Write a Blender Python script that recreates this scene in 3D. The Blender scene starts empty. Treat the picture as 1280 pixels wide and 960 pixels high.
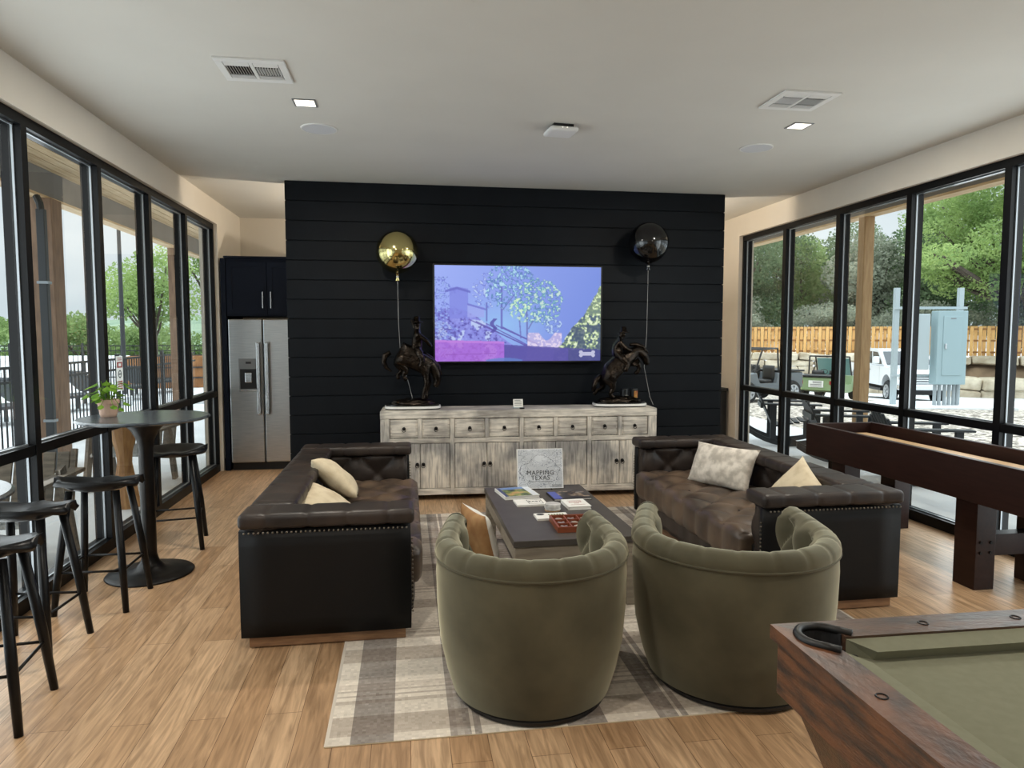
import bpy, bmesh, math, random
import numpy as np
from mathutils import Vector, Matrix, Euler

SC = bpy.context.scene
COL = SC.collection
PI = math.pi
random.seed(7)

# ------------------------------------------------------------------ camera
def set_camera():
    yaw, pitch = math.radians(8.705), math.radians(4.057)
    fw = Vector((math.sin(yaw)*math.cos(pitch), math.cos(yaw)*math.cos(pitch), -math.sin(pitch)))
    rt = Vector((math.cos(yaw), -math.sin(yaw), 0))
    up = rt.cross(fw)
    cd = bpy.data.cameras.new('camera')
    cam = bpy.data.objects.new('camera', cd)
    COL.objects.link(cam)
    m = Matrix.Identity(4)
    for i in range(3):
        m[i][0], m[i][1], m[i][2] = rt[i], up[i], -fw[i]
    m[0][3], m[1][3], m[2][3] = 0, 0, 1.58
    cam.matrix_world = m
    cd.sensor_width = 36
    cd.lens = 860/1280*36
    cd.clip_start, cd.clip_end = 0.05, 900
    SC.camera = cam
set_camera()

# ------------------------------------------------------------------ light
vs = SC.view_settings
vs.view_transform = 'Standard'
vs.look = 'None'
vs.gamma = 1.0
vs.use_curve_mapping = False
vs.exposure = 0.0
SKY = 1.14          # strength of the overcast sky
ZENITH = 5.4        # and of its zenith
DAY_FILL = 188.0         # power of the fill light added outside each window wall
LAMP = 33.0         # watts of one recessed lamp

def set_world():
    w = bpy.data.worlds.new('overcast')
    SC.world = w
    w.use_nodes = True
    n, l = w.node_tree.nodes, w.node_tree.links
    bg = n['Background']
    tc = n.new('ShaderNodeTexCoord')
    mp = n.new('ShaderNodeMapping'); mp.inputs['Scale'].default_value = (1.2, 1.2, 3.5)
    no = n.new('ShaderNodeTexNoise'); no.inputs['Scale'].default_value = 1.6
    no.inputs['Detail'].default_value = 4
    cr = n.new('ShaderNodeValToRGB')
    cr.color_ramp.elements[0].position, cr.color_ramp.elements[1].position = 0.35, 0.62
    cr.color_ramp.elements[0].color = (0.60, 0.69, 0.75, 1)
    cr.color_ramp.elements[1].color = (0.86, 0.91, 0.94, 1)
    l.new(tc.outputs['Generated'], mp.inputs['Vector'])
    l.new(mp.outputs['Vector'], no.inputs['Vector'])
    l.new(no.outputs['Fac'], cr.inputs['Fac'])
    l.new(cr.outputs['Color'], bg.inputs['Color'])
    sp = n.new('ShaderNodeSeparateXYZ'); l.new(tc.outputs['Generated'], sp.inputs['Vector'])
    mr = n.new('ShaderNodeMapRange')                     # overcast: the zenith is brighter than the horizon
    mr.inputs['From Min'].default_value, mr.inputs['From Max'].default_value = 0.30, 0.95
    mr.inputs['To Min'].default_value, mr.inputs['To Max'].default_value = SKY, ZENITH
    l.new(sp.outputs['Z'], mr.inputs['Value']); l.new(mr.outputs['Result'], bg.inputs['Strength'])
set_world()

def area(loc, size, power, color, rot=(0, 0, 0), spread=PI, sy=None):
    ld = bpy.data.lights.new('area_light', 'AREA')
    ld.size = size
    if sy:
        ld.shape = 'RECTANGLE'; ld.size_y = sy
    ld.energy, ld.color, ld.spread = power, color, spread
    o = bpy.data.objects.new('area_light', ld)
    COL.objects.link(o)
    o.location, o.rotation_euler = loc, rot
    return o
WARM = (1.0, 0.93, 0.82)
for ly in (1.6, -1.6):                                  # recessed lamps overhead and behind the viewpoint
    for lx in (-0.64, 2.84):
        area((lx, ly, 3.085), 0.14, LAMP, WARM)
# unseen area lights added outside the two glazed walls to boost the daylight
area((-2.42, 3.9, 1.45), 9.0, DAY_FILL, (0.93, 0.97, 1.0), (0, -PI/2, 0), sy=2.6)
area((4.52, 3.9, 1.45), 9.0, DAY_FILL, (0.93, 0.97, 1.0), (0, PI/2, 0), sy=2.6)
# kitchen lamp behind the media wall
for kx, kw in ((0.5, 95), (2.1, 56)):
    area((kx, 7.72, 2.0), .5, kw, (1.0, 0.86, 0.68), (PI, 0, 0), sy=.2)

# ------------------------------------------------------------------ materials
def lin(c):
    return tuple(((v/255)/12.92 if v/255 <= 0.04045 else ((v/255+0.055)/1.055)**2.4) for v in c) + (1,)

def mat(name, c1, c2=None, rough=0.6, metal=0.0, scale=8.0, stretch=(1, 1, 1), bump=0.0, bscale=None,
        spec=0.5, sheen=0.0, sheen_c=(255, 255, 255), emit=None, estr=0.0, detail=4.0, lo=0.35, hi=0.65, coat=0.0, bdist=0.004, patch=None):
    m = bpy.data.materials.new(name); m.use_nodes = True
    n, l = m.node_tree.nodes, m.node_tree.links
    b = n['Principled BSDF']
    b.inputs['Base Color'].default_value = lin(c1)
    b.inputs['Roughness'].default_value = rough
    b.inputs['Metallic'].default_value = metal
    b.inputs['Specular IOR Level'].default_value = spec
    b.inputs['Coat Weight'].default_value = coat
    if sheen:
        b.inputs['Sheen Weight'].default_value = sheen
        b.inputs['Sheen Roughness'].default_value = 0.42
        b.inputs['Sheen Tint'].default_value = lin(sheen_c)
    if emit:
        b.inputs['Emission Color'].default_value = lin(emit)
        b.inputs['Emission Strength'].default_value = estr
    if c2 or bump:
        tc = n.new('ShaderNodeTexCoord'); mp = n.new('ShaderNodeMapping')
        mp.inputs['Scale'].default_value = stretch
        l.new(tc.outputs['Object'], mp.inputs['Vector'])
        if c2:
            no = n.new('ShaderNodeTexNoise'); no.inputs['Scale'].default_value = scale
            no.inputs['Detail'].default_value = detail
            l.new(mp.outputs['Vector'], no.inputs['Vector'])
            cr = n.new('ShaderNodeValToRGB')
            cr.color_ramp.elements[0].position, cr.color_ramp.elements[1].position = lo, hi
            cr.color_ramp.elements[0].color, cr.color_ramp.elements[1].color = lin(c1), lin(c2)
            l.new(no.outputs['Fac'], cr.inputs['Fac'])
            l.new(cr.outputs['Color'], b.inputs['Base Color'])
            if patch:                       # worn grey patches of an old finish
                n3 = n.new('ShaderNodeTexNoise'); n3.inputs['Scale'].default_value = 3.2; n3.inputs['Detail'].default_value = 6
                l.new(tc.outputs['Object'], n3.inputs['Vector'])
                c3 = n.new('ShaderNodeValToRGB')
                c3.color_ramp.elements[0].position, c3.color_ramp.elements[1].position = 0.40, 0.60
                c3.color_ramp.elements[0].color, c3.color_ramp.elements[1].color = lin(patch), (1, 1, 1, 1)
                l.new(n3.outputs['Fac'], c3.inputs['Fac'])
                mx = n.new('ShaderNodeMix'); mx.data_type = 'RGBA'; mx.blend_type = 'MULTIPLY'; mx.inputs['Factor'].default_value = 1
                l.new(cr.outputs['Color'], mx.inputs['A']); l.new(c3.outputs['Color'], mx.inputs['B'])
                l.new(mx.outputs['Result'], b.inputs['Base Color'])
        if bump:
            n2 = n.new('ShaderNodeTexNoise'); n2.inputs['Scale'].default_value = bscale or scale*4
            n2.inputs['Detail'].default_value = 3
            l.new(mp.outputs['Vector'], n2.inputs['Vector'])
            bp = n.new('ShaderNodeBump'); bp.inputs['Strength'].default_value = bump
            bp.inputs['Distance'].default_value = bdist
            l.new(n2.outputs['Fac'], bp.inputs['Height'])
            l.new(bp.outputs['Normal'], b.inputs['Normal'])
    return m

def floor_mat():
    m = bpy.data.materials.new('oak_planks'); m.use_nodes = True
    n, l = m.node_tree.nodes, m.node_tree.links
    b = n['Principled BSDF']
    tc = n.new('ShaderNodeTexCoord')
    mp = n.new('ShaderNodeMapping'); mp.inputs['Rotation'].default_value = (0, 0, PI/2)
    l.new(tc.outputs['Object'], mp.inputs['Vector'])
    br = n.new('ShaderNodeTexBrick')
    br.offset, br.offset_frequency, br.squash = 0.37, 2, 1.0
    br.inputs['Scale'].default_value = 1.0
    br.inputs['Brick Width'].default_value = 1.22
    br.inputs['Row Height'].default_value = 0.15
    br.inputs['Mortar Size'].default_value = 0.0012
    br.inputs['Mortar Smooth'].default_value = 0.2
    br.inputs['Bias'].default_value = 0.0
    br.inputs['Color1'].default_value = lin((206, 172, 136))
    br.inputs['Color2'].default_value = lin((178, 142, 106))
    br.inputs['Mortar'].default_value = lin((96, 66, 42))
    l.new(mp.outputs['Vector'], br.inputs['Vector'])
    mg = n.new('ShaderNodeMapping'); mg.inputs['Scale'].default_value = (16, 1.3, 1)
    l.new(tc.outputs['Object'], mg.inputs['Vector'])
    g = n.new('ShaderNodeTexNoise'); g.inputs['Scale'].default_value = 2.2; g.inputs['Detail'].default_value = 7
    g.inputs['Distortion'].default_value = 1.4
    l.new(mg.outputs['Vector'], g.inputs['Vector'])
    cr = n.new('ShaderNodeValToRGB')
    cr.color_ramp.elements[0].position, cr.color_ramp.elements[1].position = 0.32, 0.68
    cr.color_ramp.elements[0].color, cr.color_ramp.elements[1].color = (0.60, 0.57, 0.54, 1), (1.12, 1.12, 1.12, 1)
    l.new(g.outputs['Fac'], cr.inputs['Fac'])
    mx = n.new('ShaderNodeMix'); mx.data_type = 'RGBA'; mx.blend_type = 'MULTIPLY'
    mx.inputs['Factor'].default_value = 1.0
    l.new(br.outputs['Color'], mx.inputs['A']); l.new(cr.outputs['Color'], mx.inputs['B'])
    l.new(mx.outputs['Result'], b.inputs['Base Color'])
    b.inputs['Roughness'].default_value = 0.34
    b.inputs['Specular IOR Level'].default_value = 0.42
    bp = n.new('ShaderNodeBump'); bp.inputs['Strength'].default_value = 0.10; bp.inputs['Distance'].default_value = 0.002
    l.new(g.outputs['Fac'], bp.inputs['Height']); l.new(bp.outputs['Normal'], b.inputs['Normal'])
    return m

def attr_mat(name, rough=0.8, emit=0.0, bump=0.0, bscale=200, spec=0.3, metal=0.0):
    m = bpy.data.materials.new(name); m.use_nodes = True
    n, l = m.node_tree.nodes, m.node_tree.links
    b = n['Principled BSDF']
    at = n.new('ShaderNodeAttribute'); at.attribute_name = 'Col'
    b.inputs['Roughness'].default_value = rough
    b.inputs['Specular IOR Level'].default_value = spec
    b.inputs['Metallic'].default_value = metal
    if emit:
        b.inputs['Base Color'].default_value = (0.01, 0.01, 0.01, 1)
        l.new(at.outputs['Color'], b.inputs['Emission Color'])
        b.inputs['Emission Strength'].default_value = emit
    else:
        l.new(at.outputs['Color'], b.inputs['Base Color'])
    if bump:
        tc = n.new('ShaderNodeTexCoord'); no = n.new('ShaderNodeTexNoise'); no.inputs['Scale'].default_value = bscale
        l.new(tc.outputs['Object'], no.inputs['Vector'])
        bp = n.new('ShaderNodeBump'); bp.inputs['Strength'].default_value = bump; bp.inputs['Distance'].default_value = 0.003
        l.new(no.outputs['Fac'], bp.inputs['Height']); l.new(bp.outputs['Normal'], b.inputs['Normal'])
    return m

def glass_mat():
    m = bpy.data.materials.new('window_glass'); m.use_nodes = True
    n, l = m.node_tree.nodes, m.node_tree.links
    n.remove(n['Principled BSDF'])
    out = n['Material Output']
    tr = n.new('ShaderNodeBsdfTransparent'); tr.inputs['Color'].default_value = (0.955, 0.975, 0.97, 1)
    gl = n.new('ShaderNodeBsdfGlossy'); gl.inputs['Roughness'].default_value = 0.0
    fr = n.new('ShaderNodeFresnel'); fr.inputs['IOR'].default_value = 1.45
    mx = n.new('ShaderNodeMixShader')
    ge = n.new('ShaderNodeNewGeometry')       # the pane's far face does not mirror a second time
    iv = n.new('ShaderNodeMath'); iv.operation = 'SUBTRACT'; iv.inputs[0].default_value = 1.0
    ml = n.new('ShaderNodeMath'); ml.operation = 'MULTIPLY'
    l.new(ge.outputs['Backfacing'], iv.inputs[1]); l.new(iv.outputs[0], ml.inputs[0]); l.new(fr.outputs['Fac'], ml.inputs[1])
    l.new(ml.outputs[0], mx.inputs['Fac']); l.new(tr.outputs['BSDF'], mx.inputs[1]); l.new(gl.outputs['BSDF'], mx.inputs[2])
    l.new(mx.outputs['Shader'], out.inputs['Surface'])
    return m

def leaf_mat(name, c1, c2, scale=0.6, trans=0.5, lo=0.35, hi=0.65):
    m = mat(name, c1, c2, rough=0.7, scale=scale, spec=0.15, lo=lo, hi=hi, detail=8)
    n, l = m.node_tree.nodes, m.node_tree.links
    b = n['Principled BSDF']; out = n['Material Output']
    t = n.new('ShaderNodeBsdfTranslucent')
    src = b.inputs['Base Color'].links[0].from_socket
    l.new(src, t.inputs['Color'])
    mx = n.new('ShaderNodeMixShader'); mx.inputs['Fac'].default_value = trans
    l.new(b.outputs['BSDF'], mx.inputs[1]); l.new(t.outputs['BSDF'], mx.inputs[2])
    l.new(mx.outputs['Shader'], out.inputs['Surface'])
    return m

M = dict(
    floor=floor_mat(), glass=glass_mat(),
    wall=mat('beige_paint', (217, 210, 198), (220, 213, 201), rough=0.85, scale=3, bump=0.05, bscale=160),
    ceil=mat('white_ceiling_paint', (206, 204, 197), (209, 207, 200), rough=0.9, scale=2, bump=0.04, bscale=140),
    frame=mat('black_aluminium', (9, 10, 12), rough=0.42, spec=0.18),
    bead=mat('silver_bead', (150, 156, 160), rough=0.35, metal=0.6),
    base=mat('black_baseboard', (22, 22, 24), rough=0.5),
    ship=mat('black_shiplap', (15, 19, 24), (18, 22, 27), rough=0.5, scale=5, spec=0.14),
    navy=mat('navy_cabinet', (12, 19, 33), rough=0.55, spec=0.15),
    steel=mat('brushed_steel', (178, 180, 180), (196, 196, 194), rough=0.32, metal=1.0, scale=6, stretch=(1, 1, 25)),
    steel_l=mat('bright_steel', (205, 206, 206), rough=0.25, metal=1.0),
    blackp=mat('black_plastic', (16, 16, 17), rough=0.4),
    greyp=mat('grey_plastic', (120, 122, 124), rough=0.4),
    stool=mat('black_stained_wood', (11, 11, 12), (17, 17, 18), rough=0.36, spec=0.25, scale=14, stretch=(1, 1, 1)),
    bartop=mat('blackened_tabletop', (46, 51, 56), (70, 77, 82), rough=0.26, scale=18, stretch=(1, 3, 1), metal=0.0, spec=0.6),
    bronzeb=mat('bronze_black_metal', (20, 18, 17), (32, 28, 25), rough=0.36, metal=0.5, scale=10),
    leather=mat('dark_leather', (36, 31, 29), (56, 47, 42), rough=0.42, scale=6, bump=0.12, bscale=70, spec=0.3),
    leather_s=mat('worn_brown_leather', (52, 43, 37), (100, 82, 66), rough=0.42, scale=5, bump=0.15, bscale=60, spec=0.5),
    leather_b=mat('black_leather_panel', (15, 15, 16), (19, 18, 18), rough=0.55, scale=5, bump=0.1, bscale=90, spec=0.22),
    brass_n=mat('antique_nail', (120, 112, 100), rough=0.35, metal=0.9),
    plinth=mat('brown_oak', (120, 88, 62), (140, 106, 76), rough=0.5, scale=6, stretch=(2, 2, 20)),
    velvet=mat('olive_velvet', (62, 58, 43), (86, 81, 63), rough=0.75, scale=3.5, sheen=1.0, sheen_c=(214, 210, 184), spec=0.2),
    velvet_d=mat('olive_velvet_piping', (78, 74, 58), rough=0.75, sheen=0.5, sheen_c=(190, 186, 165), spec=0.2),
    cream=mat('cream_cushion', (214, 199, 170), (188, 170, 138), rough=0.9, scale=14, bump=0.2, bscale=120, lo=0.45, hi=0.8),
    stonec=mat('patterned_grey_cushion', (222, 214, 202), (184, 176, 164), rough=0.9, scale=16, bump=0.2, bscale=120, detail=7, lo=0.4, hi=0.6),
    hide=mat('tan_hide', (150, 108, 66), (176, 138, 92), rough=0.7, scale=9, bump=0.1),
    white_c=mat('white_cotton', (225, 222, 214), rough=0.9),
    barnwood=mat('weathered_pine', patch=(178, 182, 190), c1=(224, 216, 202), c2=(136, 132, 126), rough=0.7, scale=7, stretch=(9, 9, 0.8), bump=0.15, bscale=20, detail=8, lo=0.4, hi=0.78),
    barnwood_h=mat('weathered_pine_rails', patch=(190, 190, 192), c1=(228, 221, 208), c2=(142, 136, 129), rough=0.7, scale=6, stretch=(0.8, 9, 9), bump=0.15, bscale=20, detail=8, lo=0.4, hi=0.78),
    iron=mat('dark_iron', (26, 24, 23), rough=0.45, metal=0.6),
    slate=mat('charcoal_tabletop', (74, 69, 64), (80, 75, 70), rough=0.45, scale=10, spec=0.3),
    greywood=mat('grey_washed_oak', (128, 118, 104), (150, 140, 124), rough=0.6, scale=6, stretch=(1, 9, 9)),
    bronze=mat('dark_bronze', (26, 22, 19), (58, 50, 43), rough=0.26, metal=0.9, scale=16, bump=0.6, bscale=40, bdist=0.01),
    gold=mat('gold_foil', (205, 192, 132), rough=0.12, metal=1.0),
    blackfoil=mat('black_foil', (8, 8, 9), rough=0.10, spec=0.7),
    string=mat('white_string', (170, 170, 168), rough=0.6),
    dwood=mat('dark_walnut', (38, 22, 18), (47, 28, 23), rough=0.42, scale=5, stretch=(10, 1, 10), spec=0.25),
    maple=mat('maple_board', (206, 172, 128), (188, 152, 108), rough=0.35, scale=5, stretch=(12, 1, 12)),
    rustic=mat('rustic_brown_wood', (102, 64, 40), (46, 36, 31), rough=0.4, scale=6, stretch=(2.5, 1.3, 7), bump=0.35, bscale=26, detail=7, lo=0.38, hi=0.66, bdist=0.006),
    rustic_x=mat('rustic_brown_wood_rail', (88, 60, 42), (54, 44, 38), rough=0.34, scale=5, stretch=(1.2, 4, 8), bump=0.35, bscale=26, detail=7, lo=0.38, hi=0.66, bdist=0.006),
    felt=mat('olive_felt', (113, 113, 95), (118, 118, 100), rough=0.95, scale=40, sheen=0.3, sheen_c=(180, 178, 150), spec=0.1),
    rubber=mat('black_rubber', (18, 18, 18), rough=0.45),
    whitep=mat('white_enamel', (222, 222, 220), rough=0.5),
    greyg=mat('grey_grille', (200, 202, 206), rough=0.7),
    darkv=mat('dark_duct', (30, 30, 32), rough=0.8),
    lampg=mat('lit_lens', (255, 248, 235), emit=(255, 246, 230), estr=2.2),
    terra=mat('blush_clay', (178, 146, 126), (190, 160, 142), rough=0.8, scale=10),
    soil=mat('soil', (50, 38, 30), rough=0.95),
    pothos=leaf_mat('pothos_leaf', (70, 112, 28), (124, 158, 58), scale=20, trans=0.3),
    paper=mat('white_paper', (232, 230, 224), rough=0.7),
    ink=mat('black_ink', (34, 34, 38), rough=0.7),
    redink=mat('red_ink', (150, 50, 44), rough=0.7),
    trayw=mat('red_brown_wood', (138, 74, 46), (118, 58, 36), rough=0.4, scale=9, stretch=(1, 6, 6)),
    tray_in=mat('dark_tray_wood', (74, 34, 24), rough=0.5),
    pewter=mat('pewter', (190, 182, 170), rough=0.35, metal=0.8),
    coast=mat('grey_marble', (176, 174, 170), (206, 204, 200), rough=0.5, scale=18),
    cork=mat('cork', (172, 140, 104), rough=0.9),
    marble=mat('white_marble_edge', (235, 234, 230), rough=0.3),
    blackst=mat('polished_black_base', (20, 18, 17), rough=0.15),
    can=mat('black_tin', (24, 24, 26), rough=0.3),
    canlab=mat('yellow_label', (190, 150, 50), (150, 60, 40), rough=0.5, scale=40),
    canlab2=mat('grey_label', (150, 146, 136), (60, 60, 60), rough=0.5, scale=40),
    concrete=mat('pale_concrete', (204, 207, 209), (216, 218, 219), rough=0.85, scale=1.5, bump=0.05),
    gravel=mat('river_gravel', (204, 194, 180), (96, 88, 80), rough=0.95, scale=9, bump=1.0, bscale=9, detail=2.5, lo=0.45, hi=0.56, bdist=0.06),
    soffit=mat('pine_soffit', (214, 188, 150), (186, 156, 116), rough=0.6, scale=3, stretch=(9, 1, 9)),
    soffit_g=mat('soffit_groove', (70, 52, 34), rough=0.8),
    fascia=mat('grey_brown_beam', (110, 107, 104), (121, 117, 113), rough=0.7, scale=3),
    postw=mat('weathered_brown_post', (140, 112, 90), (116, 92, 74), rough=0.75, scale=4, stretch=(8, 8, 1)),
    postw2=mat('cedar_post', (170, 138, 98), (150, 118, 80), rough=0.7, scale=4, stretch=(8, 8, 1)),
    steelpost=mat('dark_grey_steel', (52, 54, 56), rough=0.5),
    fence_m=mat('black_fence_metal', (34, 36, 38), rough=0.55),
    cedar=mat('cedar_fence', (232, 184, 118), (208, 158, 96), rough=0.8, scale=1.2, stretch=(5, 5, 1)),
    cedar_d=mat('cedar_fence_back', (150, 104, 58), rough=0.8),
    rock=mat('limestone', (216, 204, 182), (164, 150, 128), rough=0.9, scale=1.4, bump=0.6, bscale=6, bdist=0.05),
    dirt=mat('brown_dirt', (140, 116, 92), (112, 92, 72), rough=0.95, scale=1.5, bump=0.5),
    elec=mat('pale_blue_steel', (150, 172, 178), rough=0.5),
    galv=mat('galvanised', (172, 184, 188), rough=0.5, metal=0.2),
    pvc=mat('grey_conduit', (150, 158, 162), rough=0.5),
    truckw=mat('white_car_paint', (226, 229, 232), rough=0.22, coat=0.5),
    carglass=mat('dark_car_glass', (40, 48, 54), rough=0.08, spec=0.8),
    tyre=mat('tyre', (30, 30, 31), rough=0.8),
    alloy=mat('alloy', (176, 178, 180), rough=0.35, metal=0.7),
    chrome=mat('chrome_trim', (206, 208, 210), rough=0.15, metal=0.9),
    utvg=mat('grey_utility_paint', (96, 102, 106), rough=0.45),
    cartg=mat('pale_green_paint', (128, 150, 108), rough=0.45),
    tglass=mat('teal_windshield', (120, 160, 158), rough=0.15),
    taill=mat('red_lens', (150, 40, 40), rough=0.3),
    rocker=mat('black_rocking_chair', (38, 42, 46), rough=0.5),
    adiron=mat('weathered_grey_slats', (132, 122, 110), (104, 96, 86), rough=0.8, scale=5, stretch=(8, 1, 8)),
    sling=mat('grey_woven_sling', (130, 132, 132), (160, 162, 160), rough=0.8, scale=60),
    honey=mat('honey_wood', (176, 132, 84), (148, 104, 62), rough=0.5, scale=4, stretch=(8, 8, 1)),
    poolfurn=mat('dark_patio_metal', (48, 52, 56), rough=0.6),
    crate=mat('orange_brown_timber', (160, 112, 70), (136, 92, 56), rough=0.8, scale=3),
    hill=mat('wooded_hill', (112, 134, 112), (138, 156, 130), rough=1.0, scale=0.12, detail=9),
    bark=mat('grey_bark', (92, 82, 72), (70, 62, 54), rough=0.95, scale=3, stretch=(4, 4, 1)),
    leaf_a=leaf_mat('oak_leaves', (112, 138, 86), (164, 184, 122)),
    leaf_b=leaf_mat('cedar_leaves', (92, 114, 84), (136, 154, 118)),
    leaf_c=leaf_mat('dusty_brush_leaves', (130, 136, 120), (172, 176, 156)),
    leaf_d=leaf_mat('bright_leaves', (124, 150, 92), (180, 200, 130)),
)

# ------------------------------------------------------------------ helpers
def link_mesh(name, me, m=None, parent=None, smooth=False, loc=None):
    o = bpy.data.objects.new(name, me)
    COL.objects.link(o)
    if m: me.materials.append(m)
    if parent: o.parent = parent
    if loc: o.location = loc
    if smooth:
        me.polygons.foreach_set('use_smooth', [True]*len(me.polygons))
    return o

def obj(name, bm, m=None, parent=None, smooth=False, loc=None):
    bmesh.ops.recalc_face_normals(bm, faces=bm.faces)
    me = bpy.data.meshes.new(name)
    bm.to_mesh(me); bm.free()
    return link_mesh(name, me, m, parent, smooth, loc)

def tag(o, label, cat, group=None, kind=None):
    o['label'] = label; o['category'] = cat
    if group: o['group'] = group
    if kind: o['kind'] = kind
    return o

def thing(name, label, cat, loc=(0, 0, 0), rz=0.0, group=None, kind=None):
    o = bpy.data.objects.new(name, None); COL.objects.link(o)
    o.location = loc; o.rotation_euler = (0, 0, rz); o.empty_display_size = 0.1
    return tag(o, label, cat, group, kind)

def struct(o):
    o['kind'] = 'structure'; return o

def copy_tree(o, parent=None, loc=None, rz=None, label=None):
    c = o.copy(); COL.objects.link(c)
    if parent: c.parent = parent
    if loc is not None: c.location = loc
    if rz is not None: c.rotation_euler = (0, 0, rz)
    if label: c['label'] = label
    for ch in o.children: copy_tree(ch, c)
    return c

def B(): return bmesh.new()

def box(bm, x0, x1, y0, y1, z0, z1, bev=0.0, seg=2, mtx=None):
    r = bmesh.ops.create_cube(bm, size=1.0)
    vv = r['verts']
    for v in vv:
        v.co = Vector((x0+(v.co.x+.5)*(x1-x0), y0+(v.co.y+.5)*(y1-y0), z0+(v.co.z+.5)*(z1-z0)))
    if bev:
        ee = list({e for v in vv for e in v.link_edges})
        rr = bmesh.ops.bevel(bm, geom=ee, offset=bev, segments=seg, profile=0.5, affect='EDGES')
        vv = list({v for f in rr['faces'] for v in f.verts} | {v for v in vv if v.is_valid})
    if mtx:
        for v in vv: v.co = mtx @ v.co
    return vv

def box1(*a, **k):
    bm = B(); box(bm, *a, **k); return bm

def tube(bm, pts, r, seg=10, cap=True):
    pts = [Vector(p) for p in pts]
    rr = r if isinstance(r, (list, tuple)) else [r]*len(pts)
    rings = []
    prev = None
    for i, p in enumerate(pts):
        d = (pts[min(i+1, len(pts)-1)] - pts[max(i-1, 0)]).normalized()
        a = prev if prev is not None else (Vector((0, 0, 1)) if abs(d.z) < .9 else Vector((1, 0, 0)))
        u = d.cross(a)
        if u.length < 1e-4: u = d.cross(Vector((0, 1, 0)))
        u.normalize(); w = u.cross(d).normalized(); prev = w
        rings.append([bm.verts.new(p + (u*math.cos(t)+w*math.sin(t))*rr[i]) for t in [2*PI*k/seg for k in range(seg)]])
    for a, b in zip(rings, rings[1:]):
        for k in range(seg):
            bm.faces.new((a[k], a[(k+1) % seg], b[(k+1) % seg], b[k]))
    if cap:
        bm.faces.new(rings[0][::-1]); bm.faces.new(rings[-1])

def lathe(bm, prof, seg=32, c=(0, 0, 0)):
    rings = []
    for r, z in prof:
        if r < 1e-5: rings.append([bm.verts.new((c[0], c[1], c[2]+z))])
        else: rings.append([bm.verts.new((c[0]+r*math.cos(2*PI*k/seg), c[1]+r*math.sin(2*PI*k/seg), c[2]+z)) for k in range(seg)])
    for a, b in zip(rings, rings[1:]):
        for k in range(seg):
            k2 = (k+1) % seg
            if len(a) == 1 and len(b) == 1: continue
            if len(a) == 1: bm.faces.new((a[0], b[k2], b[k]))
            elif len(b) == 1: bm.faces.new((a[k], a[k2], b[0]))
            else: bm.faces.new((a[k], a[k2], b[k2], b[k]))

def prism(bm, poly, y0, y1, axis='y', bev=0.0):
    """extrude a 2-D outline; axis y: (x,z) outline along y, axis x: (y,z) along x, axis z: (x,y) along z"""
    def P(p, t):
        return (p[0], t, p[1]) if axis == 'y' else (t, p[0], p[1]) if axis == 'x' else (p[0], p[1], t)
    a = [bm.verts.new(P(p, y0)) for p in poly]; b = [bm.verts.new(P(p, y1)) for p in poly]
    fs = [bm.faces.new(a), bm.faces.new(b[::-1])]
    n = len(poly)
    for i in range(n): fs.append(bm.faces.new((a[i], b[i], b[(i+1) % n], a[(i+1) % n])))
    if bev:
        ee = list({e for f in fs for e in f.edges})
        bmesh.ops.bevel(bm, geom=ee, offset=bev, segments=2, profile=0.5, affect='EDGES')

def padded(size, n, r, disp=None):
    """box of the given size (base centre at origin, z up from 0) with rounded edges and a displacement callback"""
    sx, sy, sz = size; nx, ny, nz = n
    bm = B(); cache = {}
    def vert(x, y, z):
        k = (round(x, 5), round(y, 5), round(z, 5))
        if k not in cache: cache[k] = bm.verts.new((x, y, z))
        return cache[k]
    X = [-sx/2+sx*i/nx for i in range(nx+1)]; Y = [-sy/2+sy*i/ny for i in range(ny+1)]; Z = [sz*i/nz for i in range(nz+1)]
    for zz in (Z[0], Z[-1]):
        for i in range(nx):
            for j in range(ny):
                bm.faces.new((vert(X[i], Y[j], zz), vert(X[i+1], Y[j], zz), vert(X[i+1], Y[j+1], zz), vert(X[i], Y[j+1], zz)))
    for yy in (Y[0], Y[-1]):
        for i in range(nx):
            for k in range(nz):
                bm.faces.new((vert(X[i], yy, Z[k]), vert(X[i+1], yy, Z[k]), vert(X[i+1], yy, Z[k+1]), vert(X[i], yy, Z[k+1])))
    for xx in (X[0], X[-1]):
        for j in range(ny):
            for k in range(nz):
                bm.faces.new((vert(xx, Y[j], Z[k]), vert(xx, Y[j+1], Z[k]), vert(xx, Y[j+1], Z[k+1]), vert(xx, Y[j], Z[k+1])))
    for v in bm.verts:
        p = v.co.copy()
        c = Vector((max(-sx/2+r, min(sx/2-r, p.x)), max(-sy/2+r, min(sy/2-r, p.y)), max(r, min(sz-r, p.z))))
        d = p-c
        if d.length > 1e-6: nrm = d.normalized(); q = c+nrm*r
        else: nrm = Vector((0, 0, 1)); q = p
        if disp: q = q+nrm*disp(p, nrm)
        v.co = q
    return bm

def tuftf(u, v, su, sv, H):
    a, b = u/su+v/sv, u/su-v/sv
    return H*(math.sqrt(abs(math.sin(PI*a))*abs(math.sin(PI*b)))-0.6)

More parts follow.
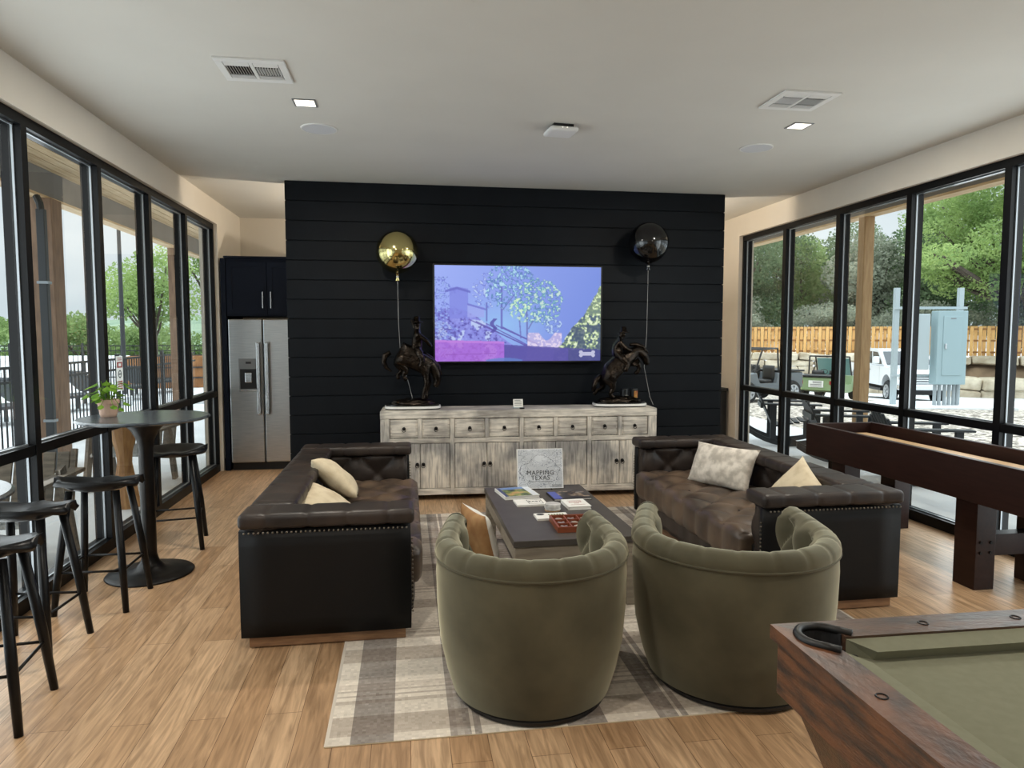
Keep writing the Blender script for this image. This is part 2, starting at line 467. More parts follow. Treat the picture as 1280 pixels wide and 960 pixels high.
def picture(name, w, h, img, m, parent, mtx, thick=0.0):
    """a dense grid carrying a picture as a colour attribute; img is (ny, nx, 3) sRGB 0..255, row 0 at the top"""
    ny, nx = img.shape[:2]
    xs = np.linspace(-w/2, w/2, nx+1); zs = np.linspace(h/2, -h/2, ny+1)
    gx, gz = np.meshgrid(xs, zs)
    co = np.stack([gx.ravel(), gz.ravel(), np.zeros(gx.size)], 1)
    idx = np.arange((nx+1)*(ny+1)).reshape(ny+1, nx+1)
    f = np.stack([idx[:-1, :-1], idx[1:, :-1], idx[1:, 1:], idx[:-1, 1:]], -1).reshape(-1, 4)
    me = bpy.data.meshes.new(name)
    me.vertices.add(len(co)); me.vertices.foreach_set('co', co.ravel())
    me.loops.add(f.size); me.loops.foreach_set('vertex_index', f.ravel().astype(np.int32))
    me.polygons.add(len(f)); me.polygons.foreach_set('loop_start', np.arange(0, f.size, 4, dtype=np.int32))
    me.update(calc_edges=True)
    at = me.color_attributes.new('Col', 'FLOAT_COLOR', 'CORNER')
    c = np.clip(img.reshape(-1, 3)/255.0, 0, 1)
    c = np.where(c <= 0.04045, c/12.92, ((c+0.055)/1.055)**2.4)
    c = np.concatenate([c, np.ones((len(c), 1))], 1)
    at.data.foreach_set('color', np.repeat(c, 4, axis=0).ravel().astype(np.float32))
    o = link_mesh(name, me, m, parent)
    o.matrix_local = mtx
    return o

def vnoise(nx, ny, cells, rng):
    """smooth value noise on an (ny, nx) grid"""
    cx, cy = cells
    g = rng.random((cy+2, cx+2))
    x = np.linspace(0, cx, nx, endpoint=False); y = np.linspace(0, cy, ny, endpoint=False)
    xi, yi = x.astype(int), y.astype(int); fx, fy = x-xi, y-yi
    fx, fy = fx*fx*(3-2*fx), fy*fy*(3-2*fy)
    a = g[np.ix_(yi, xi)]; b = g[np.ix_(yi, xi+1)]; c = g[np.ix_(yi+1, xi)]; d = g[np.ix_(yi+1, xi+1)]
    return (a*(1-fx)+b*fx)*(1-fy)[:, None]+(c*(1-fx)+d*fx)*fy[:, None]

def text(name, body, size, m, parent, mtx, align='CENTER', spacing=1.0, ext=0.0004):
    cu = bpy.data.curves.new(name, 'FONT')
    cu.body, cu.size, cu.extrude = body, size, ext
    cu.align_x = align; cu.align_y = 'CENTER'; cu.space_character = spacing
    cu.resolution_u = 3
    o = bpy.data.objects.new(name, cu); COL.objects.link(o)
    cu.materials.append(m)
    me = bpy.data.meshes.new_from_object(o.evaluated_get(bpy.context.evaluated_depsgraph_get()))
    bpy.data.objects.remove(o)
    if not me.materials: me.materials.append(m)
    o = link_mesh(name, me, None, parent); o.matrix_local = mtx
    return o

def skin(name, verts, edges, m, parent, sub=2, loc=None):
    """verts: list of (x, y, z, radius or (rx, ry)); grown with a Skin modifier and smoothed"""
    me = bpy.data.meshes.new(name)
    me.from_pydata([v[:3] for v in verts], edges, [])
    o = link_mesh(name, me, m, parent, loc=loc)
    sm = o.modifiers.new('skin', 'SKIN'); sm.use_smooth_shade = True
    o.modifiers.new('sub', 'SUBSURF').render_levels = sub
    o.modifiers['sub'].levels = sub
    for i, v in enumerate(verts):
        r = v[3] if isinstance(v[3], (tuple, list)) else (v[3], v[3])
        me.skin_vertices[0].data[i].radius = r
        me.skin_vertices[0].data[i].use_root = (i == 0)
    return o

RX = lambda a: Matrix.Rotation(a, 4, 'X')
RY = lambda a: Matrix.Rotation(a, 4, 'Y')
RZ = lambda a: Matrix.Rotation(a, 4, 'Z')
T = lambda x, y, z: Matrix.Translation((x, y, z))
UPRIGHT = RX(PI/2)           # a picture's (x, y) stands up facing -y

# ------------------------------------------------------------------ room shell
XL, XR, YB, YN, HC = -2.12, 4.22, 9.48, -5.2, 3.10
FL, FR = -2.16, 4.27         # inner faces of the window frames
HEAD = 2.84
JY = 8.36                    # far jamb of both window walls
PITCH = 0.985
NB = 11                      # bays on each side, running behind the viewpoint
YW0 = JY-PITCH*NB
struct(obj('floor', box1(XL-.19, XR+.19, YN, YB, -0.1, 0.0), M['floor']))
struct(obj('ceiling', box1(XL-.25, XR+.25, YN-.15, YB+.15, HC, HC+.12), M['ceil']))
def side_wall(name, x0, x1):
    bm = B()
    box(bm, x0, x1, YW0, JY, HEAD, HC)
    box(bm, x0, x1, JY, YB+.15, 0, HC)
    box(bm, x0, x1, YN-.15, YW0, 0, HC)
    struct(obj(name, bm, M['wall']))
side_wall('wall_left', XL-.2, XL)
side_wall('wall_right', XR, XR+.2)
struct(obj('wall_back', box1(XL, XR, YB, YB+.15, 0, HC), M['wall']))
struct(obj('wall_front', box1(XL, XR, YN-.15, YN, 0, HC), M['wall']))
bm = B(); box(bm, XL, XL+.015, JY+.03, 8.30+.36, 0, .14, bev=.003)
struct(obj('baseboard_left', bm, M['base']))
bm = B(); box(bm, XR-.015, XR, JY+.03, YB, 0, .14, bev=.003)
struct(obj('baseboard_right', bm, M['base']))
# the black shiplap wall carrying the television
WX0, WX1, WY = -1.17, 3.43, 7.14
bm = B()
box(bm, WX0+.012, WX1-.012, WY+.014, WY+.16, 0, HC)
nb = 16
for i in range(nb):
    z0, z1 = HC*i/nb, HC*(i+1)/nb
    box(bm, WX0, WX1, WY, WY+.174, z0+.003, z1-.002 if i == nb-1 else z1-.003, bev=.003, seg=1)
struct(obj('wall_media', bm, M['ship']))

def window(n, y0, y1, side):
    """one storefront bay between y0 and y1; side -1 left, +1 right"""
    e = bpy.data.objects.new('window_%d' % n, None); COL.objects.link(e)
    fx = FL if side < 0 else FR
    e.location = (fx, (y0+y1)/2, 0); e['kind'] = 'structure'
    h = (y1-y0)/2
    def sx(a, b): return (side*a, side*b) if side > 0 else (side*b, side*a)
    D = 0.115
    bm = B()
    hw = .031
    ev = .003
    for (ya, yb, za, zb) in ((-h, -h+hw, 0, HEAD), (h-hw, h, 0, HEAD), (-h+hw, h-hw, 0, .085), (-h+hw, h-hw, HEAD-.06, HEAD)):
        x0, x1 = sx(0, D); box(bm, x0, x1, ya, yb, za, zb)
    obj('window_frame', bm, M['frame'], e)
    x0, x1 = sx(0.004, D-.004)
    obj('transom_rail', box1(x0, x1, -h+hw, h-hw, .875, .935), M['frame'], e)
    for nm, za, zb in (('lower_pane', .085, .875), ('upper_pane', .935, HEAD-.06)):
        x0, x1 = sx(.052, .060)
        pn = obj(nm, box1(x0, x1, -h+hw, h-hw, za, zb), M['glass'], e)
        bb = B(); x0, x1 = sx(.040, .052); t = .009
        box(bb, x0, x1, -h+hw, -h+hw+t, za, zb); box(bb, x0, x1, h-hw-t, h-hw, za, zb)
        box(bb, x0, x1, -h+hw+t, h-hw-t, za, za+t); box(bb, x0, x1, -h+hw+t, h-hw-t, zb-t, zb)
        obj('glazing_bead', bb, M['bead'], pn)
wn = 1
for side in (-1, 1):
    for k in range(NB):
        window(wn, JY-PITCH*(k+1), JY-PITCH*k, side); wn += 1

# ------------------------------------------------------------------ outside: ground, porches
def right_z(x, y):
    s = .6*x+.8*y
    return float(np.interp(s, [-80, 10.5, 21.8, 30, 41, 70, 120, 300], [-.05, -.05, -.33, -.85, -1.5, -1.4, -1.0, -1.0]))
def height_grid(name, x0, x1, y0, y1, nx, ny, fz, m):
    bm = B()
    g = [[bm.verts.new((x0+(x1-x0)*i/nx, y0+(y1-y0)*j/ny, fz(x0+(x1-x0)*i/nx, y0+(y1-y0)*j/ny))) for j in range(ny+1)] for i in range(nx+1)]
    for i in range(nx):
        for j in range(ny):
            bm.faces.new((g[i][j], g[i+1][j], g[i+1][j+1], g[i][j+1]))
    return struct(obj(name, bm, m, smooth=True))
struct(obj('patio_right', box1(XR+.2, 6.75, -14, 17, -.15, -.03), M['concrete']))
struct(obj('patio_left', box1(-5.1, XL-.2, -14, 17, -.15, -.03), M['concrete']))
height_grid('ground_gravel', 6.75, 16.2, -25, 60, 10, 60, lambda x, y: right_z(x, y)-.02, M['gravel'])
height_grid('ground_lot', 16.2, 120, -40, 120, 60, 80, lambda x, y: right_z(x, y)-.02, M['concrete'])
struct(obj('ground_deck', box1(-40, -5.1, -20, 60, -.2, -.06), M['concrete']))
height_grid('hills', -420, 20, 62, 420, 90, 60,
            lambda x, y: -6+np.clip((math.hypot(x, y)-70)/170, 0, 1)*(13+3.0*math.sin(x*.021+1)+2.0*math.sin(x*.043+y*.02)+.5*math.sin(x*.5)*math.sin(y*.4)), M['hill'])

def porch(side):
    s = side
    wall = XL-.2 if s < 0 else XR+.2
    edge = -4.45 if s < 0 else 6.45
    nm = 'left' if s < 0 else 'right'
    zs = 3.55 if s < 0 else 3.42
    y0, y1 = -6, 15.6
    bm = B()
    n = 15
    lo, hi = min(wall, edge), max(wall, edge)
    for i in range(n):
        a, b = lo+(hi-lo)*i/n, lo+(hi-lo)*(i+1)/n
        box(bm, a+.007, b-.007, y0, y1, zs, zs+.02)
    struct(obj('trim_soffit_'+nm, bm, M['soffit']))
    struct(obj('roof_deck_'+nm, box1(lo, hi+.0, y0, y1, zs+.021, zs+.09), M['soffit_g']))
    bx = -4.3 if s < 0 else 6.3
    struct(obj('beam_'+nm, box1(bx-.07, bx+.07, y0, y1, 3.235, zs-.001), M['fascia']))
    struct(obj('trim_'+nm, box1(bx-.09, bx+.09, y0, y1, 3.205, 3.234), M['soffit']))
porch(-1); porch(1)
def post(x, y, m, label, w=.2):
    t = thing('porch_post', label, 'post', (x, y, -.03))
    obj('shaft', box1(-w/2, w/2, -w/2, w/2, .03, 3.234, bev=.006), m, t)
    obj('base_plate', box1(-w/2-.03, w/2+.03, -w/2-.03, w/2+.03, 0, .03), M['steelpost'], t)
    return t
post(-4.28, 9.15, M['postw'], 'thick brown timber porch post outside the left windows beside the black downspout', .26)
post(-4.28, 13.9, M['postw'], 'slimmer-looking brown timber porch post seen farther along the left patio', .22)
post(6.3, 8.78, M['postw2'], 'square cedar porch post outside the right windows in front of the parked vehicles', .145)
t = thing('downspout', 'dark metal downspout beside the thick brown porch post on the left patio', 'downspout', (-4.12, 8.72, -.03))
bm = B(); box(bm, -.045, .045, -.035, .035, 0, 3.05, bev=.008); obj('pipe', bm, M['steelpost'], t)
bm = B(); tube(bm, [(0, 0, 3.02), (-.02, .02, 3.12), (-.07, .06, 3.2)], .04, 8); obj('elbow', bm, M['steelpost'], t)
for z in (.6, 2.2):
    obj('strap', box1(-.06, .06, -.045, .045, z, z+.03), M['bead'], t)

# ------------------------------------------------------------------ outside: vegetation
def leaf_cloud(blobs, n, size, rng):
    """many small leaf quads spread through ellipsoid blobs (cx, cy, cz, rx, ry, rz)"""
    blobs = np.array(blobs, float)
    vol = blobs[:, 3]*blobs[:, 4]*blobs[:, 5]
    pick = rng.choice(len(blobs), n, p=vol/vol.sum())
    d = rng.normal(size=(n, 3)); d /= np.linalg.norm(d, axis=1)[:, None]
    r = 0.45+0.6*rng.random(n)**0.7
    p = blobs[pick, :3]+d*r[:, None]*blobs[pick, 3:]
    a = rng.normal(size=(n, 3)); a /= np.linalg.norm(a, axis=1)[:, None]
    b = np.cross(a, rng.normal(size=(n, 3))); b /= np.linalg.norm(b, axis=1)[:, None]
    s = size*(0.6+0.8*rng.random(n))[:, None]
    v = np.stack([p-a*s, p+b*s*.55, p+a*s, p-b*s*.55], 1).reshape(-1, 3)
    me = bpy.data.meshes.new('leaves')
    f = np.arange(4*n, dtype=np.int32)
    me.vertices.add(4*n); me.vertices.foreach_set('co', v.ravel())
    me.loops.add(4*n); me.loops.foreach_set('vertex_index', f)
    me.polygons.add(n); me.polygons.foreach_set('loop_start', np.arange(0, 4*n, 4, dtype=np.int32))
    me.update(calc_edges=True)
    return me

def tree(x, y, z, h, rad, m, label, n=3500, leaf=.16, seed=1, low=.25, name='oak_tree', lean=(0, 0), nb=9, bs=1.0):
    rng = np.random.default_rng(seed)
    t = thing(name, label, 'tree', (x, y, z), group=None)
    bm = B()
    top = Vector((lean[0], lean[1], h*.62))
    tube(bm, [(0, 0, -.3), (lean[0]*.2, lean[1]*.2, h*.2), (lean[0]*.55, lean[1]*.55, h*.42), top], [h*.032, h*.026, h*.02, h*.01], 8)
    blobs = []
    for k in range(nb):
        an = 2*PI*k/nb+rng.random()*.8
        rr = rad*(.35+.4*rng.random())*(1 if bs == 1 else .55+.9*rng.random()) if k else 0
        cz = h*(low+(.95-low)*(.25+.6*rng.random()))
        c = Vector((lean[0]*.7+rr*math.cos(an), lean[1]*.7+rr*math.sin(an), cz))
        blobs.append((c.x, c.y, c.z, bs*rad*(.38+.18*rng.random()), bs*rad*(.38+.18*rng.random()), bs*h*(.10+.09*rng.random())))
        s0 = Vector((lean[0]*.45, lean[1]*.45, h*.34+.02*k))
        tube(bm, [s0, s0.lerp(c, .5)+Vector((0, 0, -.04*h)), c], [h*.013, h*.009, h*.004], 6)
    blobs.append((lean[0], lean[1], h*.82, rad*.5, rad*.5, h*.17))
    obj('trunk', bm, M['bark'], t, smooth=True)
    link_mesh('crown', leaf_cloud(blobs, n, leaf, rng), m, t)
    return t
GT = 'trees beyond the cedar fence'
back = [ # x, y, h, rad, material, seed
    (18.5, 42, 8.6, 3.2, 'leaf_c'), (21.5, 44, 10.2, 3.6, 'leaf_b'), (24.8, 46, 11.4, 3.6, 'leaf_b'), (27.5, 45, 9.2, 3.2, 'leaf_a'),
    (29.5, 41, 9.0, 3.4, 'leaf_c'), (31.5, 45, 10.5, 3.8, 'leaf_b'), (33.0, 39, 9.6, 3.4, 'leaf_b'), (36.0, 41, 11.5, 4.0, 'leaf_a'), (37.5, 35.5, 10.5, 3.8, 'leaf_c'),
    (41.0, 37, 12.5, 4.2, 'leaf_b'), (44, 32, 12, 4.4, 'leaf_b'), (15.5, 44, 8.5, 3.2, 'leaf_b')]
lab = ['dusty grey-green tree at the left end of the cedar fence',
       'dark green tall tree behind the cedar fence in the first right window bay',
       'tall green tree behind the fence above the dark utility vehicle',
       'mid-green tree behind the fence above the green utility cart',
       'dusty low tree just behind the fence left of the cedar porch post',
       'dark green tree rising behind the fence near the cedar porch post',
       'dark bushy tree behind the fence above the white pickup truck',
       'large green tree above the white pickup truck, set back behind the fence',
       'dusty grey-green tree behind the electrical cabinet and fence',
       'tall dark tree far behind the electrical cabinet',
       'broad dark tree far behind the fence at the right edge of the windows',
       'dark green tree hidden mostly by the right window jamb, beyond the fence']
for i, (x, y, h, r, mm) in enumerate(back):
    t = tree(x, y, -.6, h, r, M[mm], lab[i], n=14000, leaf=.105, seed=20+i, low=.12)
    t['group'] = GT
# brush under the trees
for i, (x, y, h, r, mm, lb) in enumerate([
        (20.5, 40.0, 3.6, 2.6, 'leaf_c', 'grey-green brush showing above the fence in the first right window bay'),
        (25.0, 37.8, 4.0, 2.6, 'leaf_c', 'grey-green brush above the fence beside the cedar porch post'),
        (29.5, 35.5, 4.0, 2.8, 'leaf_c', 'grey-green brush above the fence behind the white pickup'),
        (33.5, 32.5, 4.2, 2.8, 'leaf_c', 'grey-green brush above the fence right of the electrical cabinet')]):
    t = tree(x, y, -.4, h, r, M[mm], lb, n=7000, leaf=.08, seed=60+i, low=.15, name='brush', nb=7)
    t['category'] = 'shrub'; t['group'] = 'brush along the cedar fence'
# the big near oak, its trunk leaning in front of the brush
t = tree(33.4, 31.8, -.9, 12.2, 6.0, M['leaf_d'], 'big spreading oak with bright leaves and leaning trunk behind the electrical cabinet', n=46000, leaf=.09, seed=5, low=.22, lean=(-3.6, -1.0), nb=64, bs=.44)
# left side
t = tree(-8.3, 24.5, -.1, 4.5, 1.9, M['leaf_d'], 'bright green small tree beyond the pool fence outside the left windows', n=7000, leaf=.06, seed=11, low=.38)
t = tree(-7.6, 31.0, -.1, 6.8, 2.4, M['leaf_d'], 'taller bright green tree outside the farthest left window bay', n=8000, leaf=.075, seed=12, low=.3)
lh = ['rounded green tree low on the horizon beyond the pool, leftmost of the row', 'rounded green tree on the horizon just right of the thick porch post',
      'rounded green tree on the horizon left of the dark light pole', 'rounded green tree on the horizon right of the dark light pole', 'rounded green tree on the horizon behind the far porch post']
for i, (x, y) in enumerate([(-46, 66), (-37, 68), (-31, 72), (-24, 70), (-17, 74)]):
    t = tree(x, y, -3.5, 6.4+.5*(i % 3), 4.6, M['leaf_a'], lh[i], n=6000, leaf=.18, seed=80+i, low=.1)
    t['group'] = 'trees on the horizon beyond the pool'

# ------------------------------------------------------------------ outside right: fence, stone wall, vehicles
def along(p0, p1, t): return (p0[0]+(p1[0]-p0[0])*t, p0[1]+(p1[1]-p0[1])*t)
F0, F1 = (15.0, 40.3), (34.5, 28.7)
fl = math.hypot(F1[0]-F0[0], F1[1]-F0[1]); fa = math.atan2(F1[1]-F0[1], F1[0]-F0[0])
t = thing('cedar_fence', 'long honey-coloured cedar board fence on top of the stone retaining wall', 'fence', (F0[0], F0[1], .50), fa)
bm = B(); n = int(fl/.19)
for i in range(n):
    x = i*.19
    if i % 2: box(bm, x, x+.165, .02, .045, 0, 1.55)
    else: box(bm, x, x+.165, -.045, -.02, 0, 1.55)
obj('boards', bm, M['cedar'], t)
for z in (.15, .75, 1.35):
    obj('rail', box1(0, fl, -.019, .019, z, z+.09), M['cedar_d'], t)
# dry-stacked limestone wall
rng = random.Random(3)
def stone_wall(name, p0, p1, z0, rows, rh, sw, m, label, seed=1):
    rng = random.Random(seed)
    L = math.hypot(p1[0]-p0[0], p1[1]-p0[1]); a = math.atan2(p1[1]-p0[1], p1[0]-p0[0])
    bm = B(); z = 0
    for r in range(rows):
        x = -rng.random()*sw; hh = rh*(.85+.3*rng.random())
        while x < L:
            w = sw*(.5+1.0*rng.random())
            d = .35+.25*rng.random()
            mt = T(x+w/2, 0, z+hh/2) @ RY((rng.random()-.5)*.08) @ RZ((rng.random()-.5)*.12)
            box(bm, -w/2+.02, w/2-.02, -d, d, -hh/2+.01, hh/2-.01, bev=.09, seg=3, mtx=mt)
            x += w
        z += hh
    from mathutils import noise
    for v in bm.verts:
        v.co += noise.noise_vector(v.co*1.7+Vector((seed*9.1, 0, 0)))*.17
    o = obj(name, bm, m, smooth=True, loc=(p0[0], p0[1], z0)); o.rotation_euler = (0, 0, a)
    return tag(o, label, 'wall')
stone_wall('stone_wall', (14.8, 39.7), (27.0, 32.4), -1.55, 5, .42, 1.3, M['rock'], 'pale stacked limestone retaining wall under the left stretch of cedar fence', 2)
stone_wall('stone_wall', (27.2, 30.8), (35.0, 26.2), -1.62, 2, .5, 1.6, M['rock'], 'low row of rough limestone boulders right of the electrical cabinet', 5)
stone_wall('stone_wall', (28.4, 32.0), (36.0, 27.4), .05, 1, .42, 1.4, M['rock'], 'single course of pale stones directly under the right end of cedar fence', 8)
bm = B()
pts = []
nx = 24
for i in range(nx+1):
    x, y = along((27.2, 31.2), (36.0, 26.6), i/nx)
    x2, y2 = along((28.6, 32.6), (37.2, 28.0), i/nx)
    pts.append((bm.verts.new((x, y, -.75+.12*math.sin(i*1.7))), bm.verts.new((x+.5, y+.6, -.2+.1*math.sin(i*2.3))), bm.verts.new((x2, y2, .25))))
for a, b in zip(pts, pts[1:]):
    for k in range(2): bm.faces.new((a[k], b[k], b[k+1], a[k+1]))
o = obj('dirt_bank', bm, M['dirt'], smooth=True); struct(o)

def wheel_set(t, spots, r, w, face):
    for (x, y) in spots:
        bm = B()
        s = 1 if y > 0 else -1
        prof = [(r*.62, -w/2), (r*.93, -w/2), (r, -w/2+.05), (r, w/2-.05), (r*.93, w/2), (r*.62, w/2), (r*.62, -w/2)]
        lathe(bm, prof, 28)
        for v in bm.verts: v.co = RX(PI/2) @ v.co
        wh = obj('wheel', bm, M['tyre'], t, smooth=False, loc=(x, y, r))
        bm = B()
        lathe(bm, [(0, -.04), (r*.62, -.04), (r*.62, .07), (r*.52, .07), (r*.45, .02), (r*.18, .05), (0, .06)], 24)
        for k in range(6):
            an = 2*PI*k/6
            box(bm, r*.15, r*.56, -.035, .035, .02, .075, mtx=RZ(an))
        for v in bm.verts: v.co = (RX(-s*PI/2)) @ v.co + Vector((0, s*w*.32, 0))
        obj('rim', bm, M['alloy'], wh)

def pickup(loc, rz):
    """crew-cab pickup, nose towards +x, centre on the ground"""
    t = thing('pickup_truck', 'white crew-cab pickup truck parked behind the electrical cabinet', 'pickup truck', loc, rz)
    W = .98
    def arch(cx, z0, r, n=8): return [(cx+r*math.cos(PI-PI*k/n), z0+r*math.sin(PI-PI*k/n)) for k in range(n+1)]
    low = [(-2.95, .62), (-2.95, 1.25), (2.55, 1.25), (2.85, 1.18), (2.9, .62)] 
    side = [(-2.95, .62)] + arch(-1.85, .6, .50) + arch(1.85, .6, .50) + [(2.9, .62), (2.92, 1.15), (2.62, 1.30), (1.35, 1.36), (-2.95, 1.36)]
    bm = B(); prism(bm, side, -W, W, 'y', bev=.035); obj('body', bm, M['truckw'], t)
    cab = [(-.95, 1.34), (-.85, 1.93), (-.6, 2.02), (.55, 2.02), (.75, 1.96), (1.35, 1.36)]
    bm = B(); prism(bm, cab, -W+.1, W-.1, 'y', bev=.05); cb = obj('cab', bm, M['truckw'], t)
    for s in (-1, 1):
        bm = B()
        for poly in ([(-.78, 1.42), (-.7, 1.88), (-.06, 1.9), (-.02, 1.42)], [(.07, 1.42), (.05, 1.9), (.58, 1.88), (1.02, 1.5), (1.05, 1.42)]):
            y = s*(W-.095)
            prism(bm, poly, min(y, y-s*.02), max(y, y-s*.02), 'y')
        obj('side_window', bm, M['carglass'], cb)
        bm = B(); box(bm, .92, 1.05, s*(W-.02) if s > 0 else -W-.2, W+.2 if s > 0 else -W+.02, 1.45, 1.72, bev=.03)
        obj('mirror', bm, M['truckw'], t)
        for hx in (0, -.9): obj('door_handle', box1(hx-.1, hx+.1, min(s*W, s*(W+.03)), max(s*W, s*(W+.03)), 1.16, 1.2, bev=.008), M['blackp'], t)
        bm = B(); box(bm, 2.86, 2.95, min(s*.62, s*.93), max(s*.62, s*.93), .92, 1.16, bev=.02); obj('headlight', bm, M['chrome'], t)
        bm = B(); box(bm, -1.3, 1.3, min(s*.82, s*1.0), max(s*.82, s*1.0), .42, .50, bev=.02); obj('running_board', bm, M['blackp'], t)
        for xx in (-.98, .02, 1.12): obj('door_seam', box1(xx-.006, xx+.006, min(s*W, s*(W+.002)), max(s*W, s*(W+.002)), .66, 1.33), M['greyp'], t)
    bm = B(); prism(bm, [(1.30, 1.42), (.84, 1.90), (.87, 1.92), (1.34, 1.44)], -W+.2, W-.2, 'y'); obj('windshield', bm, M['carglass'], cb)
    bm = B(); box(bm, 2.88, 2.97, -.6, .6, .82, 1.16, bev=.02); gr = obj('grille', bm, M['chrome'], t)
    bm = B()
    for z in (.86, .94, 1.02, 1.1): box(bm, 2.965, 2.98, -.55, .55, z, z+.035)
    obj('grille_slot', bm, M['blackp'], gr)
    bm = B(); box(bm, 2.82, 3.05, -.97, .97, .55, .76, bev=.04); obj('front_bumper', bm, M['chrome'], t)
    bm = B(); box(bm, -3.08, -2.92, -.95, .95, .55, .72, bev=.03); obj('rear_bumper', bm, M['chrome'], t)
    bm = B(); box(bm, -2.88, -1.0, -.82, .82, 1.352, 1.366); obj('bed_cover', bm, M['blackp'], t)
    bm = B(); box(bm, -2.7, 2.6, -.75, .75, .35, .66); obj('chassis', bm, M['blackp'], t)
    wheel_set(t, [(1.85, W-.16), (1.85, -W+.16), (-1.85, W-.16), (-1.85, -W+.16)], .42, .28, 1)
    return t
pickup((19.55, 25.15, right_z(19.5, 25)-.02), math.radians(-108))

def utility(loc, rz, body, label, green):
    t = thing('utility_cart' if green else 'utility_vehicle', label, 'utility vehicle', loc, rz)
    W = .72
    bm = B()
    prism(bm, [(-1.45, .48), (-1.45, .98), (-.35, .98), (-.30, .62), (.45, .62), (.55, 1.0), (1.1, .92), (1.35, .75), (1.35, .42), (.3, .34), (-.5, .34)], -W, W, 'y', bev=.03)
    obj('body', bm, body, t)
    bm = B()
    for s in (-1, 1):
        y = s*(W-.06)
        tube(bm, [(.62, y, .95), (.30, y, 1.75), (-.35, y, 1.78), (-.42, y, .95)], .03, 8)
    tube(bm, [(.30, -W+.06, 1.75), (.30, W-.06, 1.75)], .03, 8); tube(bm, [(-.35, -W+.06, 1.78), (-.35, W-.06, 1.78)], .03, 8)
    obj('roll_cage', bm, M['rubber'], t)
    for s in (-.34, .34):
        bm = padded((.45, .5, .14), (4, 4, 2), .04); obj('seat', bm, M['rubber'], t, loc=(-.05, s, .62), smooth=True)
        bm = padded((.12, .48, .5), (2, 4, 4), .04); obj('seat_back', bm, M['rubber'], t, loc=(-.30, s, .72), smooth=True)
    bm = B(); tube(bm, [(.45, .3, .98), (.22, .3, 1.12)], .015, 6); obj('steering_column', bm, M['rubber'], t)
    bm = B()
    for k in range(16): tube(bm, [Vector((.20+.05*math.cos(2*PI*q/16), .3+.16*math.sin(2*PI*q/16), 1.13+.1*math.cos(2*PI*q/16))) for q in (k, k+1)], .014, 6)
    obj('steering_wheel', bm, M['rubber'], t)
    if green:
        bm = B(); prism(bm, [(.60, 1.0), (.34, 1.68), (.36, 1.69), (.62, 1.01)], -W+.1, W-.1, 'y'); obj('windshield', bm, M['tglass'], t)
        bm = B(); box(bm, -1.47, -1.455, -.28, .28, .60, .86); lb = obj('rear_label', bm, M['paper'], t)
        bm = B()
        for z in (.64, .70, .76, .81): box(bm, -1.474, -1.471, -.22, .22-.1*(z > .75), z, z+.02)
        obj('label_print', bm, M['ink'], lb)
    bm = B(); box(bm, -1.5, -.4, -W-.02, W+.02, 1.0, 1.06, bev=.01); obj('bed_rail', bm, M['rubber'], t)
    for s in (-1, 1):
        bm = B(); box(bm, -1.465, -1.45, min(s*.5, s*.68), max(s*.5, s*.68), .72, .86); obj('tail_light', bm, M['taill'], t)
    t.scale = (.80, .80, .80) if green else (.86, .86, .86)
    wheel_set(t, [(.95, W-.05), (.95, -W+.05), (-.95, W-.05), (-.95, -W+.05)], .36, .26, 1)
    return t
utility((10.0, 18.7, right_z(10, 18.7)-.02), math.radians(195), M['utvg'], 'dark grey utility vehicle with roll cage at the left edge of the right windows', False)
utility((13.5, 20.4, right_z(13.5, 20.4)-.02), math.radians(38), M['cartg'], 'pale green utility cart with windshield and white rear label', True)

# electrical service on its pad
pad = tag(obj('concrete_pad', box1(-1.9, 1.9, -.9, .9, -.35, .12, bev=.02), M['concrete'], loc=(13.83, 16.62, -.40)), 'raised concrete pad under the pale blue electrical cabinet', 'pad')
pad.rotation_euler = (0, 0, -.16)
t = thing('electrical_cabinet', 'tall pale blue steel electrical cabinet on a strut rack outside', 'electrical cabinet', (13.83, 16.62, -.28), -.16)
for x in (-.86, .84):
    bm = B(); box(bm, x-.06, x+.06, -.06, .06, 0, 3.12); obj('rack_post', bm, M['galv'], t)
bm = B(); box(bm, -.98, .98, -.10, -.06, 2.55, 2.62); box(bm, -.98, .98, -.10, -.06, .75, .80); obj('strut', bm, M['galv'], t)
cb = obj('enclosure', box1(.02, .80, -.42, -.101, .56, 2.50, bev=.015), M['elec'], t)
dr = obj('door', box1(.16, .66, -.435, -.421, .80, 2.36, bev=.006), M['elec'], t)
bm = B(); box(bm, .20, .25, -.47, -.436, 1.50, 1.64, bev=.01); obj('handle', bm, M['chrome'], dr)
obj('maker_plate', box1(.34, .48, -.437, -.4355, 2.28, 2.31), M['greyp'], dr)
obj('meter_box', box1(-.50, -.14, -.36, -.101, .95, 2.42, bev=.015), M['galv'], t)
for i, x in enumerate((.10, .22, .36, .48, .60, .70)):
    bm = B(); tube(bm, [(x, -.26, 0), (x, -.26, .57)], [.035, .055, .06, .035, .04, .035][i] and .045, 10); obj('conduit', bm, M['pvc'], t)

